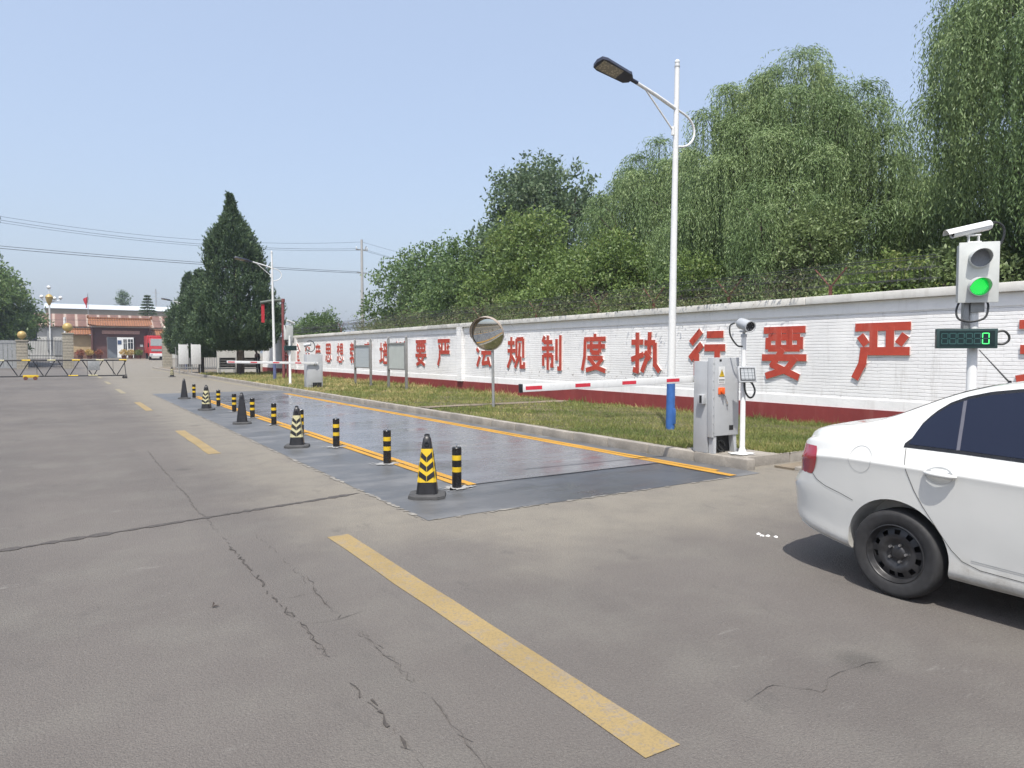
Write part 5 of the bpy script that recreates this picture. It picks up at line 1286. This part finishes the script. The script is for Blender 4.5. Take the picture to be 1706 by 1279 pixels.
# ---- gatehouse in traditional style
gz = .85
t = thing('gatehouse', 'gatehouse with orange glazed roof, maroon columns and an open passage', 'gatehouse', (7.0, 115, gz))
def hip_roof(m, x0, x1, y0, y1, z0, z1, over, ridge=.35):
    # curved eaves: rows from eave to ridge
    n = 6; cy = (y0 + y1) / 2; vs = []; k = 9
    for sgn in (-1, 1):
        o = len(m.v); V = []
        for i in range(n + 1):
            f = i / n; z = z0 + (z1 - z0) * f ** 1.35; yy = cy + sgn * ((y1 - y0) / 2 + over) * (1 - f)
            for j in range(k + 1):
                g = j / k; up = .22 * (abs(2 * g - 1) ** 4) * (1 - f); V.append((x0 - over + (x1 - x0 + 2 * over) * g * 1.0, yy, z + up))
        m.add(V, [(i * (k + 1) + j, i * (k + 1) + j + 1, (i + 1) * (k + 1) + j + 1, (i + 1) * (k + 1) + j) for i in range(n) for j in range(k)], 0, True)
    m.box(x0 - over, x1 + over, cy - .14, cy + .14, z1 - .05, z1 + ridge, 0, .04)
    for s in (x0 - over, x1 + over): m.box(s - .15, s + .15, cy - .16, cy + .16, z1, z1 + ridge + .25, 0, .06)
m = MB(); hip_roof(m, -3.4, 3.4, -1.8, 1.8, 4.55, 5.65, .55, .2); rf = m.build('main_roof', M['orange_tile'], t)
m = MB()
for i in range(46): m.tube([(-3.85 + i * .171, -2.38, 4.56), (-3.85 + i * .171, -2.25, 4.60)], .06, 8)
m.build('eave_tiles', M['orange_tile'], rf)
m = MB(); m.box(-3.6, 3.6, -2.0, 2.0, 4.36, 4.54); m.build('eave_board', M['pale_wall'], rf)
for s in (-1, 1):
    m = MB(); a, c = (3.45, 6.3); hip_roof(m, *( (-c, -a) if s < 0 else (a, c)), -1.3, 1.3, 3.35, 4.1, .3, .15); m.build('side_roof', M['orange_tile'], t)
    m = MB(); x0, x1 = ((-6.2, -3.3) if s < 0 else (5.6, 6.2)); m.box(x0, x1, -.9, .9, 0, 3.3)
    m.build('side_wall', M['cream'], t)
m = MB(); m.box(-6.25, -3.35, -.95, -.9, 0, .9); m.build('brick_base', simple('brown_brick', (.2, .11, .075), .8, 0, .2, 8, .2), t)
for x0, x1 in ((-3.4, -1.75), (1.75, 3.4)):
    m = MB(); m.box(x0, x1, -1.2, 1.2, 0, 4.36); m.build('gate_pier', M['maroon'], t)
for x0 in (-3.55, 3.55):
    m = MB(); m.tube([(x0, -1.6, 0), (x0, -1.6, 4.36)], .14, 12); m.build('column', M['maroon'], t)
m = MB(); m.box(-1.75, 1.75, -1.15, 1.15, 3.05, 4.36); m.box(-3.6, 3.6, -1.3, -1.2, 3.9, 4.36); m.build('lintel', M['maroon'], t)
m = MB(); m.box(-2.35, 2.35, -1.42, -1.32, 3.45, 3.95, 0, .06); m.build('plaque', M['plaque'], t)
m = MB(); T = Matrix.Translation((-1.7, -1.1, 0)) @ Matrix.Rotation(R(20), 4, 'Z'); m.box(0, 1.3, 0, .08, .05, 3.0, 0, 0, T); m.build('gate_door', M['door_grey'], t)
m = MB(); m.box(1.75, 1.8, -1.3, 1.3, 0, 3.0, 0); m.build('inner_door', M['maroon'], t)
m = MB(); m.box(2.35, 2.75, -1.24, -1.205, 1.7, 2.0); m.build('name_sign', M['white_metal'], t)
# court building seen through the passage
t = thing('court_building', 'white building with dark windows seen through the gatehouse passage', 'building', (8.4, 140, gz))
m = MB(); m.box(-4.5, 4.5, 0, 6, 0, 4.2); m.build('wall', simple('court_white', (.72, .73, .72), .8), t)
for x0, x1, z0, z1 in ((-1.75, -.75, 1.5, 3.2), (.55, 1.05, 1.2, 3.2), (1.25, 2.0, 1.5, 3.2), (-3.6, -2.6, 1.5, 3.2)):
    m = MB(); m.box(x0, x1, -.04, -.005, z0, z1); w = m.build('window', M['glass_dark'], t)
    m = MB(); m.box(x0 - .06, x1 + .06, -.07, -.041, z0 - .08, z0); m.box((x0 + x1) / 2 - .03, (x0 + x1) / 2 + .03, -.07, -.041, z0, z1); m.box(x0, x1, -.071, -.042, z0 + .65 * (z1 - z0), z0 + .65 * (z1 - z0) + .06); m.build('window_frame', M['white_metal'], w)
m = MB(); m.box(-.35, .25, -.05, -.005, 2.3, 3.0); m.build('blue_board', simple('court_blue', (.05, .08, .16), .5), t)
# long low house with weathered red roof
t = thing('low_house', 'long low white house with weathered red sheet roof behind the gatehouse', 'house', (5.0, 122, gz))
m = MB(); m.box(-9.8, -1.6, 0, 6, 0, 4.75); m.build('wall', M['pale_wall'], t); m = MB(); m.box(5.6, 10.5, 0, 6, 0, 4.75); m.build('wall', M['pale_wall'], t)
m = MB(); m.quad((-10.2, -.6, 4.75), (11, -.6, 4.75), (11, 3.0, 6.65), (-10.2, 3.0, 6.65)); m.quad((-10.2, 6.6, 4.75), (11, 6.6, 4.75), (11, 3.0, 6.65), (-10.2, 3.0, 6.65))
m.prism([(-.6, 4.62), (6.6, 4.62), (6.6, 4.745), (3, 6.642), (-.6, 4.745)], 'x', -10.19, 10.99); m.build('roof', M['red_roof'], t)
m = MB(); m.box(-9.2, -8.1, -.03, -.005, 2.6, 3.9); w = m.build('window', M['glass_dark'], t)
m = MB(); m.box(-6.9, -6.45, -.35, .35, 1.2, 4.4); m.build('flue', M['galv'], t)
m = MB(); m.tube([(-4.7, -.2, 0), (-4.7, -.2, 6.0)], .16, 10); m.build('downpipe', M['white_metal'], t)
for i in range(3):
    m = MB(); m.box(-6.0 + i * 1.5, -5.0 + i * 1.5, -.06, -.005, .3, 2.6); m.build('shutter', M['galv'], t)
# warehouse
t = thing('warehouse', 'long warehouse with pale white sheet roof rising behind the low house', 'warehouse', (11, 190, gz))
m = MB(); m.box(-14, 14.5, 0, 20, 0, 11.0); m.build('wall', M['tan_wall'], t)
m = MB(); m.quad((-14.4, -.5, 11.0), (15, -.5, 11.0), (15, 10, 12.6), (-14.4, 10, 12.6)); m.quad((-14.4, 20.5, 11.0), (15, 20.5, 11.0), (15, 10, 12.6), (-14.4, 10, 12.6)); m.prism([(-.5, 10.9), (20.5, 10.9), (20.5, 10.995), (10, 12.595), (-.5, 10.995)], 'x', -14.39, 14.99); m.build('roof', M['white_roof'], t)
# flag
t = thing('flag', 'red flag hanging limp on a thin pole above the gatehouse roof', 'flag', (3.4, 126, gz))
m = MB(); m.tube([(0, 0, 0), (0, 0, 9.9)], .05, 8); m.build('flag_pole', M['galv'], t)
m = MB(); vs = [(-.02 - .5 * f * (1 - .3 * h) + .12 * math.sin(h * 5 + f * 4), .08 * math.sin(f * 9 + h * 3), 9.6 - 1.5 * h - .5 * f) for h in np.linspace(0, 1, 8) for f in np.linspace(0, 1, 6)]
m.add(vs, [(i * 6 + j, i * 6 + j + 1, i * 6 + j + 7, i * 6 + j + 6) for i in range(7) for j in range(5)], 0, True); m.build('cloth', M['banner'], t)
# globe lamp cluster
t = thing('globe_lamp_post', 'ornate lamp post with white globes beside the left tree', 'lamp post', (-1.25, 101, .45))
m = MB(); m.tube([(0, 0, 0), (0, 0, 7.6)], .09, 10); m.build('pole', M['white_metal'], t)
m = MB(); m.lathe([(.1, 6.9), (.3, 7.4), (.42, 7.9), (.3, 8.1), (.1, 8.25)], 14); m.build('gold_crown', M['gold'], t)
for dx, z in ((0, 9.05), (-.75, 7.9), (.55, 7.75), (1.15, 7.85)):
    m = MB(); m.tube([(0, 0, 7.2), (dx, 0, z - .25)], .04, 6); m.sphere((dx, 0, z), .22, 12); m.build('globe', M['white_metal'], t)
# lattice mast far away
t = thing('radio_mast', 'thin grey mast far behind the warehouse roof', 'mast', (20.8, 205, gz))
m = MB(); m.tube([(0, 0, 0), (0, 0, 17.5)], .14, 6)
for z in (13, 15, 16.5): m.tube([(-.9, 0, z), (.9, 0, z)], .06, 4)
m.build('pole', M['galv'], t)
# red truck
t = thing('truck', 'red truck with white front bumper parked by the right gate pillar', 'truck', (10.75, 106, hz(106)))
m = MB(); m.prism([(-1.0, .55), (.9, .55), (.9, 2.9), (-.55, 2.9), (-1.0, 1.9)], 'x', -1.0, 1.0); cb = m.build('cab', M['red_truck'], t)
m = MB(); m.quad((-.88, -1.02, 1.88), (.88, -1.02, 1.88), (.82, -.60, 2.82), (-.82, -.60, 2.82)); m.build('windscreen', simple('truck_glass', (.20, .22, .22), .1), cb)
m = MB(); m.box(-1.02, 1.02, -1.14, -1.01, .45, .85, 0, .04); m.build('bumper', M['white_metal'], t)
m = MB(); m.box(-.8, .8, -1.03, -1.005, 1.15, 1.45); m.build('grille', M['galv'], cb)
for s in (-1, 1):
    m = MB(); m.box(s * .8 - .15, s * .8 + .15, -1.16, -1.142, .6, .78); m.build('headlight', M['flood_glass'], t)
    m = MB(); m.box(s * 1.12 - .08, s * 1.12 + .08, -.95, -.85, 1.7, 2.3, 0, .02); m.build('mirror', M['dark'], cb)
m = MB(); m.box(-1.1, 1.1, 1.0, 5.2, .9, 3.3, 0, .03); m.box(-.9, .9, -.4, .9, 2.9, 3.15, 0, .03); m.build('cargo_body', M['red_truck'], t)
for y in (-.1, 4.0):
    for s in (-1, 1):
        m = MB(); m.tube([(s * .75, y, .45), (s * 1.0, y, .45)], .45, 20); m.build('wheel', M['rubber'], t)
# flower pots at the gatehouse
M['flower_r'] = m_leaf('red_flower', (.22, .05, .03), (.28, .09, .05), (.1, .12, .04), .1); M['flower_y'] = m_leaf('yellow_flower', (.45, .30, .08), (.5, .36, .12), (.1, .14, .04), .1)
rng = np.random.default_rng(77)
pots = [(1.95, 'flower_r', 'potted red flowers beside the large globe pillar, leftmost pot'), (3.0, 'flower_y', 'potted yellow flowers, second pot left of the gatehouse'), (4.1, 'flower_r', 'potted red flowers against the left gatehouse column'), (7.1, 'flower_y', 'potted yellow flowers in the middle of the passage'), (7.9, 'flower_y', 'potted yellow flowers right beside the green bush in the passage'), (8.9, 'bush', 'potted dark green bush at the right side of the passage')]
for x, mt, lb in pots:
    t = thing('flower_pot', lb, 'potted plant', (x, 110.5, hz(110.5)), 0, 'potted plants at the gatehouse')
    m = MB(); m.lathe([(.001, 0), (.26, 0), (.34, .42), (.37, .46), (.3, .46), (.28, .40), (.001, .40)], 14); m.build('pot', M['rust'], t)
    n = 420; u = rng.normal(size=(n, 3)); u /= np.linalg.norm(u, axis=1, keepdims=True); P = u * (.5 * rng.random((n, 1)) ** .4) * np.array([1, 1, .8]) + np.array([0, 0, .85])
    leaves('plant', P, u + rng.normal(0, .5, (n, 3)), .16, .1, M[mt], rng, t)
# ---- utility pole and power lines
t = thing('utility_pole', 'slim concrete utility pole behind the far end of the wall', 'utility pole', (22.6, 60, 0))
m = MB(); m.tube([(0, 0, 0), (0, 0, 11.7)], [.17, .10], 12); m.build('pole', M['conc_pole'] if 'conc_pole' in M else simple('pole_concrete', (.36, .36, .35), .8), t)
m = MB(); m.box(-.55, .55, -.05, .05, 10.75, 10.85); m.box(-.45, .45, -.05, .05, 8.72, 8.80); m.tube([(.3, 0, 10.8), (.42, 0, 11.15)], .05, 8); m.build('cross_arm', M['galv'], t)
m = MB()
for x in (-.5, 0, .5): m.lathe([(.03, 10.85), (.06, 10.9), (.03, 10.95), (.06, 11.0), (.02, 11.06)], 8, c=(x, 0, 0))
m.build('insulator', M['white_metal'], t)
def wire(label, a, c, sag, r=.012, ext=None):
    m = MB(); n = 30; P = [Vector(a).lerp(Vector(c), i / n) - Vector((0, 0, 4 * sag * (i / n) * (1 - i / n))) for i in range(n + 1)]
    m.tube(P, r, 4)
    if ext: P2 = [Vector(c).lerp(Vector(ext), i / n) - Vector((0, 0, 2.2 * (i / n) * (1 - i / n))) for i in range(n + 1)]; m.tube(P2, r, 4)
    tag(m.build('power_line', M['cable']), label, 'power line', 'overhead power lines')
wire('topmost overhead wire running from the left edge to the tip of the utility pole', (-5.5, 60, 11.25), (22.6, 60, 11.5), .85, .010, (52, 74, 11.3))
wire('upper overhead wire just below the topmost one', (-5.5, 59.7, 10.95), (22.1, 59.9, 10.85), .72, .012, (52, 74.5, 10.5))
wire('third overhead wire from the top, close under the upper one', (-5.5, 60.2, 10.85), (23.1, 60.1, 10.83), .76, .010, (52, 75, 10.3))
wire('lower overhead wire, upper strand of the thick pair', (-5.5, 59.8, 9.05), (22.3, 60, 8.84), .18, .016, (50, 72, 8.0))
wire('lower overhead wire, bottom strand of the thick pair', (-5.5, 60.1, 8.92), (22.9, 60, 8.74), .2, .018, (50, 72.4, 7.8))
wire('thin dark wire sagging above the red roofed house', (-8, 112, 5.9), (18, 112, 6.2), -.1, .022)
m = MB()
for k in range(4): m.tube([(-3.85 + (.36 + .03 * k) * math.cos(a), 60 + .04 * k, 10.85 + (.42 + .03 * k) * math.sin(a)) for a in np.linspace(0, 6.0, 26)], .012, 4, cap=False)
m.tube([(-4.6, 60, 10.95), (-3.5, 60, 10.9)], .03, 6); tag(m.build('cable_coil', M['cable']), 'coil of spare cable hanging on the overhead wire at the left edge', 'cable coil')
# beige yard wall across the road, outside the frame but seen in the convex mirror
t = thing('yard_wall', 'beige yard wall across the road, reflected in the convex mirror', 'wall', (-15, 10, 0)); m = MB(); m.box(-.3, 0, -50, 60, 0, 2.6); m.build('wall_face', M['beige_wall'], t); m = MB(); m.box(-.38, .08, -50, 60, 2.6, 2.75); m.build('coping', M['coping'], t)
t = None
m = MB(); m.add([(0, 0, .004), (.03, .008, .012), (.055, 0, .006), (.028, -.012, .010)], [(0, 1, 2, 3)]); m.add([(.01, 0, .004), (.02, .02, .03), (.03, .015, .02)], [(0, 1, 2)])
o = m.build('dead_leaf', M['twig']); o.location = (.75, 4.72, .002); tag(o, 'small dark dead leaf lying alone on the open road at left', 'leaf')
# small litter beside the car
rr = random.Random(4)
for x, y, lb in ((5.20, 4.02, 'small white pebble farthest from the car, top of the litter'), (5.17, 3.96, 'small white pebble in the middle of the litter by the car'), (5.21, 3.93, 'small broken white pebble touching the middle one'), (5.24, 3.87, 'flat white pebble nearest to the rear bumper')):
    m = MB(); bm = bmesh.new(); bmesh.ops.create_icosphere(bm, subdivisions=2, radius=.017)
    m.add([Vector((v.co.x * rr.uniform(.9, 1.5), v.co.y * rr.uniform(.8, 1.3), abs(v.co.z) * .7 * rr.uniform(.7, 1.2))) for v in bm.verts], [[v.index for v in f.verts] for f in bm.faces]); bm.free()
    o = m.build('pebble', M['white_plaster']); o.location = (x, y, .002); tag(o, lb, 'pebble', 'white pebbles by the car')
# ================================================================= AIR
hm = bpy.data.materials.new('haze_air'); hm.use_nodes = True; ht = hm.node_tree; ht.nodes.clear()
ho = ht.nodes.new('ShaderNodeOutputMaterial'); hv = ht.nodes.new('ShaderNodeVolumePrincipled'); hv.inputs['Color'].default_value = (.78, .86, 1.0, 1); hv.inputs['Density'].default_value = .0006
hv.inputs['Anisotropy'].default_value = .3; ht.links.new(hv.outputs[0], ho.inputs['Volume'])
m = MB(); m.box(-60, 90, -60, 260, -1.0, 22); hz_o = m.build('haze', hm); hz_o['kind'] = 'stuff'
